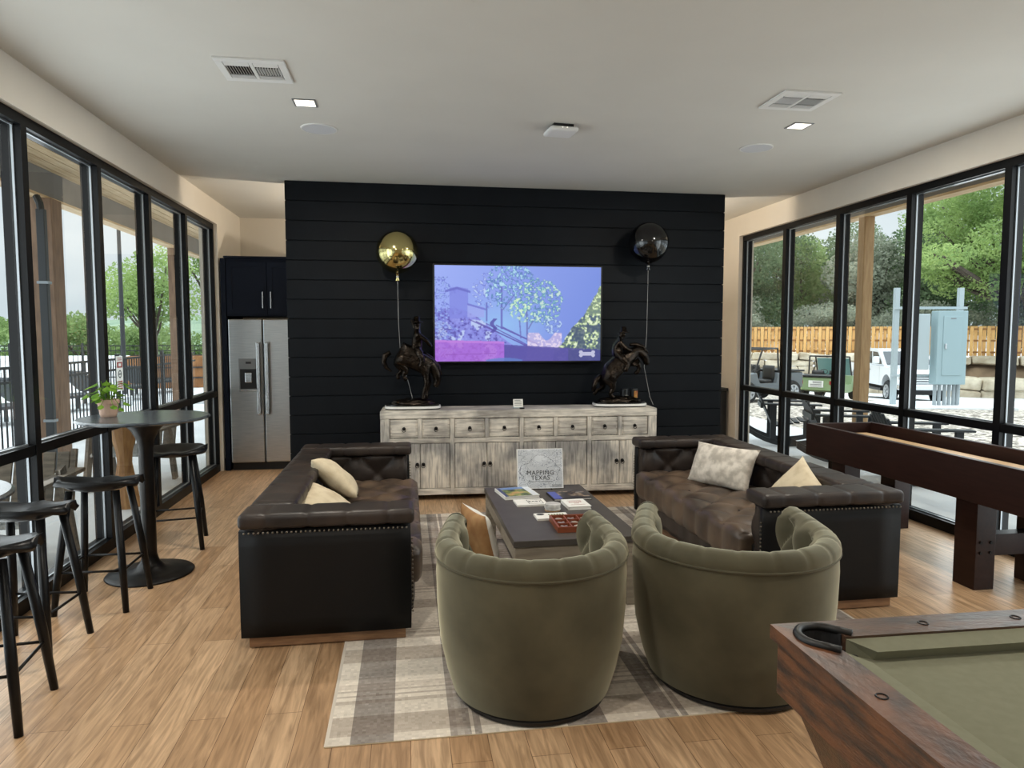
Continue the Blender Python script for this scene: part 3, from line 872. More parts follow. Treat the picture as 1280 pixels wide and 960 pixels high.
# black rocking chairs on the right porch, facing outwards
def rocking_chair():
    t = thing('rocking_chair', '', 'rocking chair', (0, 0, 0), group='black rocking chairs on the right porch')
    for s in (-1, 1):
        bm = B()
        pts = [(-.52+1.08*k/10, s*.27, .035+.16*((k/10-.5)*2)**2*(1.15 if k < 5 else .8)) for k in range(11)]
        for a, b in zip(pts, pts[1:]):
            v = [bm.verts.new(p) for p in ((a[0], a[1]-.02, a[2]-.035), (a[0], a[1]+.02, a[2]-.035), (a[0], a[1]+.02, a[2]+.035), (a[0], a[1]-.02, a[2]+.035),
                                             (b[0], b[1]-.02, b[2]-.035), (b[0], b[1]+.02, b[2]-.035), (b[0], b[1]+.02, b[2]+.035), (b[0], b[1]-.02, b[2]+.035))]
            for q in ((0, 1, 2, 3), (4, 5, 6, 7), (0, 1, 5, 4), (1, 2, 6, 5), (2, 3, 7, 6), (3, 0, 4, 7)): bm.faces.new([v[i] for i in q])
        obj('rocker', bm, M['rocker'], t)
        obj('leg', box1(.30, .38, s*.27-.02, s*.27+.02, .10, .60, bev=.004), M['rocker'], t)
        obj('leg', box1(-.22, -.14, s*.27-.02, s*.27+.02, .08, .60, bev=.004), M['rocker'], t)
        obj('armrest', box1(-.32, .46, s*.31-.06, s*.31+.06, .60, .625, bev=.008), M['rocker'], t)
    bm = B()
    for k in range(7):
        x = .40-.085*k; z = .40-.018*k
        box(bm, x-.036, x+.036, -.25, .25, z-.012, z+.012, bev=.003)
    obj('seat', bm, M['rocker'], t)
    bm = B()
    for k in range(6):
        y = -.24+.096*k
        hgt = .60-.05*abs(k-2.5)
        box(bm, -.012, .012, y-.042, y+.042, 0, hgt, bev=.004, mtx=T(-.17, 0, .28) @ RY(-.42))
    obj('backrest', bm, M['rocker'], t)
    obj('back_rail', box1(-.36, -.325, -.29, .29, .55, .62), M['rocker'], t)
    return t
rc = rocking_chair()
for i, (x, y, lb) in enumerate([(5.55, 9.45, 'black slatted rocking chair outside the farthest right window bay'),
                                (5.45, 8.05, 'black slatted rocking chair on the porch just beyond the shuffleboard table end'),
                                (5.50, 6.75, 'black slatted rocking chair seen under and above the shuffleboard table')]):
    c = rc if i == 0 else copy_tree(rc)
    c.location = (x, y, -.03); c.rotation_euler = (0, 0, -.42+.05*i); c['label'] = lb

# ------------------------------------------------------------------ outside left: pool fence, sign, furniture
def metal_fence(loc, rz, L, h, label, post_every, pitch=.115):
    t = thing('metal_fence', label, 'fence', loc, rz)
    bm = B(); n = int(L/pitch)
    for i in range(n):
        box(bm, i*pitch-.008, i*pitch+.008, -.008, .008, .06, h-.05)
    p = obj('pickets', bm, M['fence_m'], t); p['kind'] = 'stuff'
    for z in (h-.06, h-.24, .1): obj('rail', box1(0, L, -.018, .018, z, z+.035), M['fence_m'], t)
    for k in range(int(L/post_every)+1):
        bm = B(); x = k*post_every
        box(bm, x-.03, x+.03, -.03, .03, 0, h+.03); box(bm, x-.036, x+.036, -.036, .036, h+.03, h+.045, bev=.004)
        obj('post', bm, M['fence_m'], t)
    return t
metal_fence((-4.95, 4.0, -.06), PI/2, 13.2, 1.27, 'near black metal picket fence running along the left patio edge', 2.2)
metal_fence((-26, 27.0, -.06), 0, 24, 1.3, 'far black metal picket fence on the other side of the pool deck', 2.4, .16)
t = thing('fence_sign', 'narrow white and red pool notice sign fixed on the near black fence', 'sign', (-4.90, 12.75, .62))
obj('plate', box1(-.004, .004, -.13, .13, 0, .60, bev=.002), M['paper'], t)
bm = B(); box(bm, .0041, .006, -.11, .11, .40, .50); obj('red_band', bm, M['redink'], t)
bm = B()
for z in (.53, .56): box(bm, .0041, .006, -.09, .09, z, z+.012)
for z in (.03, .07, .11, .15): box(bm, .0041, .006, -.10, .10, z, z+.022)
obj('red_print', bm, M['redink'], t)
bm = B()
for k in range(14):
    a0, a1 = 2*PI*k/14, 2*PI*(k+1)/14
    v = [bm.verts.new((x, .07*r*math.cos(a), .29+.07*r*math.sin(a))) for x in (.0041, .006) for a, r in ((a0, 1), (a1, 1), (a1, .7), (a0, .7))]
    for q in ((0, 1, 2, 3), (4, 5, 6, 7), (0, 1, 5, 4), (2, 3, 7, 6)): bm.faces.new([v[i] for i in q])
box(bm, .0041, .006, -.06, .06, .28, .30)
obj('pictogram', bm, M['ink'], t)
bm = B(); box(bm, .0061, .007, -.05, .05, .425, .475); obj('band_print', bm, M['paper'], t)
t = thing('light_pole', 'slim dark grey light pole rising beyond the pool fence', 'light pole', (-6.55, 17.3, -.06))
bm = B(); tube(bm, [(0, 0, .25), (0, 0, 4.1)], [.055, .04], 10); obj('pole', bm, M['steelpost'], t)
bm = B(); lathe(bm, [(0, 0), (.16, 0), (.16, .2), (.08, .26), (0, .26)], 16); obj('footing', bm, M['concrete'], t)
bm = B(); box(bm, -.05, .40, -.06, .06, 4.08, 4.14, bev=.01); obj('lamp_head', bm, M['steelpost'], t)

def adirondack():
    t = thing('patio_armchair', '', 'armchair', group='weathered wooden armchairs on the left patio')
    for s in (-1, 1):
        bm = B(); box(bm, -.05, .05, -.016, .016, 0, .62, mtx=T(.34, s*.32, 0) @ RY(-.22)); obj('leg', bm, M['adiron'], t)
        bm = B(); box(bm, -.05, .05, -.016, .016, 0, .70, mtx=T(-.30, s*.32, 0) @ RY(.26)); obj('leg', bm, M['adiron'], t)
        obj('armrest', box1(-.38, .40, s*.33-.055, s*.33+.055, .60, .63, bev=.006), M['adiron'], t)
    bm = B(); box(bm, -.34, .32, -.28, .28, .36, .39, bev=.006)
    for k in range(12): box(bm, -.33+.055*k, -.31+.055*k, -.28, .28, .39, .398)
    obj('seat', bm, M['sling'], t)
    bm = B()
    for k in range(6): box(bm, -.010, .010, -.275+.094*k, -.195+.094*k, 0, .38, bev=.003, mtx=T(-.30, 0, .38) @ RY(-.28))
    obj('backrest', bm, M['adiron'], t)
    bm = B()
    for s in (-1, 1): box(bm, -.02, .02, -.018, .018, 0, .44, mtx=T(-.30, s*.30, .34) @ RY(-.28))
    obj('back_frame', bm, M['adiron'], t)
    return t
ad = adirondack()
for i, (x, y, r, lb) in enumerate([(-2.74, 5.10, -PI/2+.05, 'weathered wooden armchair outside the window left of the potted plant'),
                                   (-2.92, 7.85, -PI/2-.05, 'weathered wooden armchair outside behind the farther end of the bar table')]):
    c = ad if i == 0 else copy_tree(ad)
    c.location = (x, y, -.03); c.rotation_euler = (0, 0, r); c['label'] = lb
t = thing('side_table', 'hourglass-shaped honey wood side table between the outdoor armchairs', 'side table', (-2.62, 6.85, -.03))
bm = B(); lathe(bm, [(0, 0), (.12, 0), (.125, .03), (.10, .2), (.065, .42), (.072, .52), (.11, .68), (.135, .80), (0, .80)], 10)
obj('pedestal', bm, M['honey'], t)
bm = B(); lathe(bm, [(0, .80), (.19, .80), (.195, .815), (.19, .83), (0, .83)], 28); obj('table_top', bm, M['adiron'], t)

def lounger():
    t = thing('pool_lounger', '', 'pool lounger', group='dark loungers on the pool deck')
    bm = B(); box(bm, -.6, 1.1, -.33, .33, .30, .36, bev=.01); obj('bed', bm, M['poolfurn'], t)
    bm = B(); box(bm, -.75, 0, -.33, .33, -.03, .03, bev=.01, mtx=T(-.6, 0, .33) @ RY(.7)); obj('backrest', bm, M['poolfurn'], t)
    for x in (-.5, 1.0):
        for s in (-.28, .28):
            obj('leg', box1(x-.025, x+.025, s-.025, s+.025, 0, .30), M['poolfurn'], t)
    return t
lg = lounger()
for i, (x, y, r, lb) in enumerate([(-7.6, 13.2, 1.2, 'dark pool lounger nearest the fence behind the thick porch post'),
                                   (-7.4, 15.6, 1.2, 'dark pool lounger second along the row behind the fence'),
                                   (-7.2, 18.2, 1.2, 'dark pool lounger behind the notice sign'),
                                   (-7.0, 20.8, 1.2, 'farthest dark pool lounger, right of the notice sign')]):
    c = lg if i == 0 else copy_tree(lg)
    c.location = (x, y, -.06); c.rotation_euler = (0, 0, r); c['label'] = lb
t = thing('timber_planter', 'orange-brown timber planter box beyond the pool fence', 'planter', (-7.4, 23.0, -.06), .15)
obj('box', box1(-1.1, 1.1, -.4, .4, 0, 1.0, bev=.02), M['crate'], t)
bm = B()
for z in (.3, .62): box(bm, -1.13, 1.13, -.43, .43, z, z+.04)
obj('band', bm, M['steelpost'], t)
obj('soil', box1(-1.0, 1.0, -.33, .33, 1.0, 1.02), M['soil'], t)

# ------------------------------------------------------------------ kitchen corner behind the media wall
t = thing('refrigerator', 'stainless steel side-by-side refrigerator with ice dispenser', 'refrigerator', (-1.575, 8.34, 0))
FW = .45
obj('cabinet', box1(-FW, FW, .06, .78, .09, 1.755, bev=.008), M['greyp'], t)
obj('kick_grille', box1(-FW, FW, .05, .5, 0, .088), M['blackp'], t)
for nm, x0, x1 in (('freezer_door', -FW, -.072), ('fridge_door', -.066, FW)):
    d = obj('door', box1(x0, x1, -.01, .058, .095, 1.765, bev=.012), M['steel'], t)
    hx = x1-.045 if nm == 'freezer_door' else x0+.045
    bm = B(); box(bm, hx-.022, hx+.022, -.075, -.05, .66, 1.50, bev=.008)
    for z in (.70, 1.44): box(bm, hx-.016, hx+.016, -.05, -.01, z, z+.03)
    obj('handle', bm, M['steel_l'], d)
    if nm == 'freezer_door':
        p = obj('dispenser', box1(-.345, -.125, -.018, -.0101, .93, 1.31, bev=.004), M['greyp'], d)
        obj('dispenser_recess', box1(-.33, -.14, -.0195, -.0181, .96, 1.19), M['blackp'], d)
        obj('dispenser_paddle', box1(-.275, -.195, -.035, -.0196, 1.03, 1.15, bev=.008), M['steel_l'], d)
        obj('dispenser_display', box1(-.265, -.205, -.0195, -.0181, 1.25, 1.275), M['ink'], d)
        obj('drip_tray', box1(-.34, -.13, -.045, -.0196, .935, .955, bev=.004), M['steel_l'], d)
t = thing('wall_cabinet', 'navy two-door cabinet mounted above the refrigerator', 'cabinet', (-1.575, 8.36, 1.80))
obj('carcass', box1(-.47, .49, .02, .80, 0, .66), M['navy'], t)
obj('cornice', box1(-.485, .495, -.02, .82, .66, .685, bev=.006), M['navy'], t)
for x0, x1, hx in ((-.46, -.018, -.06), (-.012, .48, .03)):
    bm = B(); box(bm, x0, x1, 0, .019, .02, .62, bev=.003)
    for a in ((x0, x0+.06, .02, .62), (x1-.06, x1, .02, .62), (x0+.06, x1-.06, .02, .08), (x0+.06, x1-.06, .56, .62)):
        box(bm, a[0], a[1], -.008, .0, a[2], a[3])
    d = obj('door', bm, M['navy'], t)
    bm = B(); tube(bm, [(hx, -.035, .09), (hx, -.035, .28)], .0075, 10)
    for z in (.11, .26): tube(bm, [(hx, -.035, z), (hx, -.008, z)], .005, 8)
    obj('handle', bm, M['steel_l'], d)
obj('side_panel', box1(-.525, -.471, 0, .82, -1.80, .66), M['navy'], t)
t = thing('base_cabinet', 'low black kitchen cabinet just showing right of the black wall', 'cabinet', (3.85, 8.55, 0))
obj('carcass', box1(-.34, .345, .02, .62, .09, .84), M['base'], t)
obj('toe_kick', box1(-.34, .345, .07, .6, 0, .089), M['blackp'], t)
obj('countertop', box1(-.36, .355, -.01, .64, .841, .88, bev=.004), M['base'], t)
for x0, x1 in ((-.33, .0), (.005, .335)):
    obj('door', box1(x0, x1, 0, .019, .10, .83, bev=.003), M['base'], t)

# ------------------------------------------------------------------ rug
def rug_img():
    nx, ny = 200, 242
    rng = np.random.default_rng(4)
    x = (np.arange(nx)+.5)/nx*2.78; y = (np.arange(ny)+.5)/ny*3.4
    base = np.array([222, 211, 196.]); grey = np.array([112, 104, 100.]); tan = np.array([188, 164, 138.]); dk = np.array([104, 94, 90.])
    img = np.tile(base, (ny, nx, 1))
    def wx(c, w): return (np.abs((x-c+.0) % .80-.0) < w)
    px = x % .86; py = (3.4-y) % .62
    sx = np.zeros(nx); sy = np.zeros(ny)
    sx[(px > .10) & (px < .27)] = .62
    for c in (.50, .555, .60): sx[np.abs(px-c) < .011] = .55
    sx[(px > .515) & (px < .54)] = .45
    sy[(py > .06) & (py < .20)] = .55
    for c in (.31, .36, .40): sy[np.abs(py-c) < .011] = .5
    sy[(py > .42) & (py < .47)] = .25
    A = sx[None, :, None]; Bm = sy[:, None, None]
    img = img*(1-A)+grey*A
    img = img*(1-Bm*.8)+(tan*.45+grey*.55)*Bm*.8
    both = (A*Bm)
    img = img*(1-both*.7)+dk*both*.7
    warm = vnoise(nx, ny, (5, 6), rng)[..., None]
    img *= (.94+.12*warm)
    img += rng.normal(0, 5, (ny, nx, 1))+rng.normal(0, 4, (ny, 1, 1))*.6
    img[:, :1] = base*.95; img[:, -1:] = base*.95
    return img
t = thing('area_rug', 'beige and grey plaid area rug under the seating group', 'rug', (1.06, 4.31, 0))
obj('rug_base', box1(-1.39, 1.39, -1.70, 1.70, 0, .0055, bev=.002), M['cream'], t)
picture('rug_pile', 2.78, 3.40, rug_img(), attr_mat('plaid_wool', .95, bump=.5, bscale=160, spec=.1), t, T(0, 0, .0062))
ZR = .0066

# ------------------------------------------------------------------ sofas
def make_sofa():
    """chesterfield-type sofa: back along x=0 plane, seat opening towards +x, length along y from 0 to L"""
    L, D, H, A = 2.24, .86, .69, .20
    t = thing('chesterfield_sofa', '', 'sofa', group='dark leather chesterfield sofas')
    obj('plinth', box1(.03, D-.05, .03, L-.03, 0, .052, bev=.004), M['plinth'], t)
    obj('frame', box1(.02, D-.04, .02, L-.02, .053, .36, bev=.01), M['leather_b'], t)
    def roll_d(p, n): 
        q = abs(math.sin(PI*p.y/.21))
        return -.007*max(0, 1-q*3.2) - .004*(p.z < .02)
    # backrest: outer panel, tufted inner face, padded top
    bm = padded((.16, L-.03, .52), (4, 130, 26), .03, lambda p, n: (tuftf(p.y, p.z, .34, .34, .055) if p.x > .075 else 0))
    obj('backrest', bm, M['leather'], t, smooth=True, loc=(.11, L/2, .14))
    bm = padded((.24, L-2*A-.02, .085), (10, 100, 6), .028, roll_d)
    r = obj('back_roll', bm, M['leather'], t, smooth=True, loc=(.12, L/2, H-.087))
    # arms
    for s, y0 in ((1, 0), (-1, L)):
        bm = padded((D-.045, A-.06, .555), (60, 4, 26), .02,
                    lambda p, n, s=s: (tuftf(p.x, p.z+.1, .34, .34, .05) if (p.y*s > .065 and p.z > .2) else 0))
        a = obj('arm', bm, M['leather'], t, smooth=True, loc=((D-.045)/2+.01, y0+s*(A/2+.01), .053))
        bm = padded((D-.01, .055, .552), (6, 2, 6), .008)
        obj('arm_panel', bm, M['leather_b'], a, smooth=True, loc=(.0, -s*(A/2-.03), .0))
        def rd(p, n): 
            q = abs(math.sin(PI*(p.x+.1)/.2)); return -.007*max(0, 1-q*3.2)
        bm = padded((D+.005, A+.03, .078), (60, 10, 6), .026, rd)
        obj('arm_roll', bm, M['leather'], t, smooth=True, loc=(D/2-.002, y0+s*(A/2-.005), H-.078))
        bm = B()
        for k in range(36):
            bmesh.ops.create_uvsphere(bm, u_segments=6, v_segments=4, radius=.0062, matrix=T(.02+.0226*k+.01, y0-s*.0195, H-.090))
        obj('nailhead_trim', bm, M['brass_n'], t, smooth=True)
        bm = B()
        for k in range(18):
            bmesh.ops.create_uvsphere(bm, u_segments=6, v_segments=4, radius=.0062, matrix=T(D-.012, y0+s*.035, .14+.0226*k))
        obj('nailhead_trim', bm, M['brass_n'], t, smooth=True)
    # seat cushion with bowed tufting
    def seat_d(p, n):
        if n.z > .5: return tuftf(p.x, p.y, .32, .32, .034)-.006
        if p.x > .2: return .012*abs(math.cos(PI*p.y/.2))
        return 0
    bm = padded((D-.15, L-2*A+.02, .21), (40, 110, 8), .045, seat_d)
    obj('seat_cushion', bm, M['leather_s'], t, smooth=True, loc=(.185+(D-.15)/2, L/2, .22))
    bm = padded((.05, L-2*A+.02, .26), (2, 40, 6), .02, lambda p, n: .008*abs(math.cos(PI*p.y/.2)) if p.x > 0 else 0)
    obj('seat_front', bm, M['leather'], t, smooth=True, loc=(D-.03, L/2, .078))
    # buttons
    bm = B()
    for j in range(9):
        for i in range(2):
            y = L/2+(j-4)*.20; x = .45+i*.18+(.09 if j % 2 else 0)
            bmesh.ops.create_uvsphere(bm, u_segments=8, v_segments=5, radius=.012, matrix=T(x, y, .408))
    obj('seat_buttons', bm, M['leather'], t, smooth=True)
    return t
so = make_sofa()
so.location = (-.83, 3.50, ZR); so['label'] = 'dark brown leather tufted sofa on the left, nearer the bar stools'
c = copy_tree(so, loc=(2.80, 5.74, ZR), rz=PI, label='dark brown leather tufted sofa on the right, beside the shuffleboard table')

def pillow(name, w, h, d, m, label, loc, rot, group=None, m2=None):
    bm = B(); n = 18
    def P(i, j, s):
        u, v = -1+2*i/n, -1+2*j/n
        pu = 1-.08*(1-abs(v)**2)*0 - .10*(1-v*v)*abs(u)**3*.8
        pv = 1-.10*(1-u*u)*abs(v)**3*.8
        th = (max(0, (1-u**2))*max(0, (1-v**2)))**.42
        wr = .012*math.sin(5*u+3*v)*math.sin(4*v-2*u)*th
        return bm.verts.new((u*pu*w/2, s*(d/2*th+wr*.6), v*pv*h/2))
    F = [[P(i, j, -1) for j in range(n+1)] for i in range(n+1)]
    K = [[P(i, j, 1) if 0 < i < n and 0 < j < n else F[i][j] for j in range(n+1)] for i in range(n+1)]
    for i in range(n):
        for j in range(n):
            for G in (F, K):
                bm.faces.new((G[i][j], G[i+1][j], G[i+1][j+1], G[i][j+1]))
    if m2 is None:
        o = obj(name, bm, m, smooth=True)
        o.location, o.rotation_euler = loc, rot
        return tag(o, label, 'cushion', group)
    t = thing(name, label, 'cushion', loc, 0, group); t.rotation_euler = rot
    o = obj('cover', bm, m, t, smooth=True)
    o.data.materials.append(m2)
    for p in o.data.polygons:
        if p.normal.y > -.25: p.material_index = 1
    return t
GP = 'throw cushions on the sofas'
pillow('throw_cushion', .44, .40, .16, M['cream'], 'cream cushion leaning on the left sofa back, the farther one', (-.50, 4.88, .585), (-.85, .18, PI/2+.05), GP)
pillow('throw_cushion', .44, .40, .16, M['cream'], 'cream cushion at the near arm of the left sofa', (-.47, 4.22, .515), (-.95, -.10, PI/2-.1), GP)
pillow('throw_cushion', .56, .34, .17, M['stonec'], 'mottled grey-beige lumbar cushion lying against the right sofa back', (2.39, 4.93, .575), (.45, .0, PI/2+.50), GP)
pillow('throw_cushion', .48, .46, .16, M['cream'], 'cream cushion at the near arm of the right sofa', (2.43, 3.98, .505), (.5, -.50, PI/2), GP)

# ------------------------------------------------------------------ barrel chairs
def make_chair():
    """swivel tub chair facing +y, centre at origin"""
    t = thing('barrel_chair', '', 'armchair', group='olive velvet barrel chairs')
    R, yt = .418, .37
    def path(s):
        """s in 0..1 along the U from the left arm tip round the back to the right arm tip; point and outward normal"""
        la = yt-.0; arc = PI*R; tot = 2*la+arc; d = s*tot
        if d < la: k = d/la; return Vector((-R+.035*(1-k)**1.5, la-d)), Vector((-1, 0))
        if d < la+arc:
            a = (d-la)/R
            return Vector((-R*math.cos(a), -R*math.sin(a))), Vector((-math.cos(a), -math.sin(a)))
        k = (d-la-arc)/la
        return Vector((R-.035*k**1.5, d-la-arc)), Vector((1, 0))
    N = 84
    # outer shell, closed across the front below the seat
    prof = [(-.068, .028), (-.040, .12), (-.012, .25), (.0, .40), (.004, .54), (.0, .618)]
    bm = B(); cols = []
    for i in range(N+1):
        p, n = path(i/N)
        cols.append([bm.verts.new((p.x+n.x*o, p.y+n.y*o*1.0, z)) for o, z in prof])
    for a, b in zip(cols, cols[1:]):
        for k in range(len(prof)-1): bm.faces.new((a[k], b[k], b[k+1], a[k+1]))
    obj('outer_shell', bm, M['velvet'], t, smooth=True)
    bm = B()
    tube(bm, [Vector((*(path(i/N)[0]+path(i/N)[1]*.004), .622)) for i in range(N+1)], .0065, 6)
    obj('piping', bm, M['velvet_d'], t, smooth=True)
    # rolled top and tufted inside, one padded surface
    th = .105
    bm = B(); cols = []
    NN = 150
    inner = []
    for k in range(9):
        a = PI*k/8
        inner.append((.008-th/2+(th/2)*math.cos(a)*1.02, .638+.058*math.sin(a)))
    for k in range(1, 15):
        inner.append((.008-th-.004*k/2, .638-.26*k/14))
    inner = [(.006, .620)]+inner
    for i in range(NN+1):
        s = i/NN
        p, n = path(s)
        e = min(s, 1-s)*NN
        shrink = 1
        col = []
        for j, (o, z) in enumerate(inner):
            zz = z
            d = 0
            if j > 8:
                d = tuftf(s*2.2, (z-.30), .26, .30, .05)
            else:
                q = abs(math.sin(PI*s*2.2/.15)); d = -.006*max(0, 1-q*2.6)
            oo = o-(d if j > 8 else -d*.5)
            col.append(bm.verts.new((p.x+n.x*oo, p.y+n.y*oo, zz+(d if j <= 8 else 0))))
        cols.append(col)
    for a, b in zip(cols, cols[1:]):
        for k in range(len(inner)-1): bm.faces.new((a[k], b[k], b[k+1], a[k+1]))
    obj('back_rest', bm, M['velvet'], t, smooth=True)
    # rounded arm fronts, turned about the arm's centre line
    oc = .008-th/2
    prof_f = [(o-oc, z) for o, z in prof]+[(inner[0][0]-oc, inner[0][1])]+[(o-oc, z) for o, z in inner[1:6]]
    for end in (0, 1):
        p, n = path(float(end))
        c = p+n*oc
        dirf = Vector((0, 1))
        bm = B(); rings = []
        for k in range(15):
            a = PI*k/14
            d2 = n*math.cos(a)+dirf*math.sin(a)
            rings.append([bm.verts.new((c.x+d2.x*max(r, 0), c.y+d2.y*max(r, 0), z)) for r, z in prof_f])
        for a, b in zip(rings, rings[1:]):
            for k in range(len(prof_f)-1):
                bm.faces.new((a[k], b[k], b[k+1], a[k+1]))
        bmesh.ops.remove_doubles(bm, verts=bm.verts, dist=1e-5)
        obj('arm_front', bm, M['velvet'], t, smooth=True)
    bm = B()
    for i in range(15):
        for r in range(1):
            s = (i+.5)/15.0*.98+.01
            p, n = path(s)
            bmesh.ops.create_uvsphere(bm, u_segments=8, v_segments=5, radius=.011, matrix=T(p.x-n.x*.112, p.y-n.y*.112, .50))
    obj('buttons', bm, M['velvet_d'], t, smooth=True)
    # seat cushion and front rail
    bm = B()
    rr = R-.12
    outl = [Vector((rr*math.cos(a), rr*math.sin(a))) for a in [PI+PI*k/24 for k in range(25)]]+[Vector((rr, yt+.04)), Vector((0, yt+.075)), Vector((-rr, yt+.04))]
    lay = [(.94, .27), (1.0, .30), (1.0, .38), (.96, .415), (.8, .43), (.4, .44)]
    rings = [[bm.verts.new((p.x*f, (p.y-.05)*f+.05, z)) for p in outl] for f, z in lay]
    for a, b in zip(rings, rings[1:]):
        for k in range(len(outl)): bm.faces.new((a[k], a[(k+1) % len(outl)], b[(k+1) % len(outl)], b[k]))
    bm.faces.new(rings[-1]); bm.faces.new(rings[0][::-1])
    obj('seat_cushion', bm, M['velvet'], t, smooth=True)
    bm = padded((2*R-.2, .10, .225), (10, 2, 4), .03); obj('front_rail', bm, M['velvet'], t, smooth=True, loc=(0, yt-.04, .045))
    bm = B(); lathe(bm, [(0, 0), (.315, 0), (.325, .008), (.325, .022), (.31, .0275), (0, .0275)], 48)
    for v in bm.verts: v.co.y += -.03
    obj('swivel_base', bm, M['blackp'], t, smooth=False)
    return t
ch = make_chair()
ch.location = (.54, 2.96, ZR); ch.rotation_euler = (0, 0, math.radians(-5))
ch['label'] = 'olive velvet barrel chair on the left, standing fully on the rug'
ch2 = copy_tree(ch, loc=(1.485, 2.945, ZR), rz=math.radians(-17), label='olive velvet barrel chair on the right, next to the pool table corner')
ch2.scale = (1.08, 1.07, 1.0)

# ------------------------------------------------------------------ coffee table and what lies on it
CT = .42
t = thing('coffee_table', 'low rectangular coffee table with a charcoal top and grey wood base', 'coffee table', (.955, 4.46, ZR), math.radians(.5))
obj('table_top', box1(-.375, .375, -.70, .70, CT-.038-ZR, CT-ZR, bev=.004), M['slate'], t)
bm = B()
for a in ((-.365, .365, -.69, -.655), (-.365, .365, .655, .69), (-.365, -.33, -.655, .655), (.33, .365, -.655, .655)):
    box(bm, a[0], a[1], a[2], a[3], CT-.13-ZR, CT-.039-ZR, bev=.002)
obj('apron', bm, M['greywood'], t)
for x in (-1, 1):
    for y in (-1, 1):
        xx, yy = x*.33, y*.655
        obj('leg', box1(xx-.035, xx+.035, yy-.035, yy+.035, 0, CT-.131-ZR, bev=.003), M['greywood'], t)
Z0 = CT

def map_img():
    nx, ny = 200, 180; rng = np.random.default_rng(9)
    img = np.tile(np.array([206, 209, 213.]), (ny, nx, 1))
    f = sum(vnoise(nx, ny, (4*2**k, 4*2**k), rng)/2**k for k in range(4))/1.9
    for lv in (.36, .43, .5, .57, .64):
        band = np.abs(f-lv) < .0075
        img[band] = [148, 154, 164]
    img -= (f[..., None]-.5)*55
    Y, X = np.mgrid[0:ny, 0:nx]; X = X/nx; Y = Y/ny
    out = np.abs(np.hypot((X-.5)/.42, (Y-.62)/.42)-1+.16*(f-.5)*4) < .012
    img[out & (Y < .8)] = [120, 124, 132]
    for _ in range(60):
        x, y = rng.integers(4, nx-14), rng.integers(4, ny-4)
        img[y:y+1, x:x+rng.integers(4, 10)] = [138, 142, 150]
    img[(X > .84) & (X < .96) & (Y > .2) & (Y < .42) & ((np.abs(X-.84) < .008) | (np.abs(Y-.2) < .008) | (np.abs(Y-.42) < .01))] = [120, 124, 130]
    img[(X > .75) & (Y > .9) & (X < .96)] = img[(X > .75) & (Y > .9) & (X < .96)]*.82
    img[:3] = img[-3:] = [222, 224, 226]; img[:, :3] = img[:, -3:] = [222, 224, 226]
    return img
def book(name, label, cx, cy, z, w, d, h, rz, cover, edge=None, group=None):
    t = thing(name, label, 'book', (cx, cy, z), rz, group)
    obj('pages', box1(-w/2+.003, w/2-.004, -d/2+.004, d/2-.004, .0025, h-.0025), M['paper'], t)
    for za in (0, h-.0024):
        obj('cover', box1(-w/2, w/2, -d/2, d/2, za, za+.0024), cover, t)
    obj('spine', box1(-w/2-.002, -w/2, -d/2, d/2, 0, h), cover, t)
    return t
mapbook = thing('map_book', 'large pale map book standing upright at the far end of the coffee table', 'book', (.99, 5.03, Z0+.0055), math.radians(-2))
tilt = T(0, 0, 0) @ RX(-.20)
o = obj('cover_board', box1(-.175, .175, 0, .003, 0, .30), M['paper'], mapbook); o.matrix_local = tilt
o = obj('pages', box1(-.17, .17, .0031, .022, .004, .296), M['white_c'], mapbook); o.matrix_local = tilt
o = obj('back_board', box1(-.175, .175, .0221, .025, 0, .30), M['paper'], mapbook); o.matrix_local = tilt
picture('cover_map', .345, .296, map_img(), attr_mat('map_print', .5), mapbook, tilt @ T(0, -.0006, .15) @ UPRIGHT)
text('cover_title', 'MAPPING', .047, M['ink'], mapbook, tilt @ T(0, -.0012, .118) @ UPRIGHT, spacing=1.08)
text('cover_title', 'TEXAS', .047, M['ink'], mapbook, tilt @ T(0, -.0012, .080) @ UPRIGHT, spacing=1.08)
o = obj('title_rule', box1(-.09, .09, -.0016, -.0008, .052, .0545), M['ink'], mapbook); o.matrix_local = tilt
bm = B(); tube(bm, [(-.08, .14, .004), (.08, .14, .004)], .004, 6)
for x in (-.08, .08): tube(bm, [(x, .14, .004), (x, .052, .17)], .004, 6); tube(bm, [(x, .14, .004), (x, -.02, .004)], .004, 6)
es = thing('book_easel', 'thin black wire easel holding up the map book', 'easel', (.99, 5.03, Z0), math.radians(-2))
obj('wire_frame', bm, M['iron'], es)

def cover_pic(kind, nx=90, ny=70, seed=1):
    rng = np.random.default_rng(seed)
    f = sum(vnoise(nx, ny, (5*2**k, 5*2**k), rng)/2**k for k in range(3))/1.75
    Y, X = np.mgrid[0:ny, 0:nx]; X = X/nx; Y = Y/ny
    img = np.zeros((ny, nx, 3))
    if kind == 'valley':
        img[:] = np.array([96, 116, 58.]); img[f > .5] = [150, 146, 80]; img[f > .66] = [190, 150, 96]; img[f < .38] = [52, 66, 60]
        sky = Y < .22; img[sky] = [110, 140, 190]
        img[X > .8] = [214, 220, 226]
        img[(X < .1)] = [60, 70, 110]
    else:
        img[:] = np.array([40, 36, 36.]); img[f > .53] = [112, 92, 74]; img[f > .62] = [176, 160, 140]
        img[X < .22] = [72, 84, 170]
        img[(Y > .8) & (X > .22)] = [34, 30, 30]
        img[(np.abs(Y-.2) < .02) & (X > .75) & (X < .95)] = [210, 205, 200]
    return img
blue = mat('blue_cover', (70, 84, 140), rough=.4); darkc = mat('black_cover', (36, 33, 34), rough=.4)
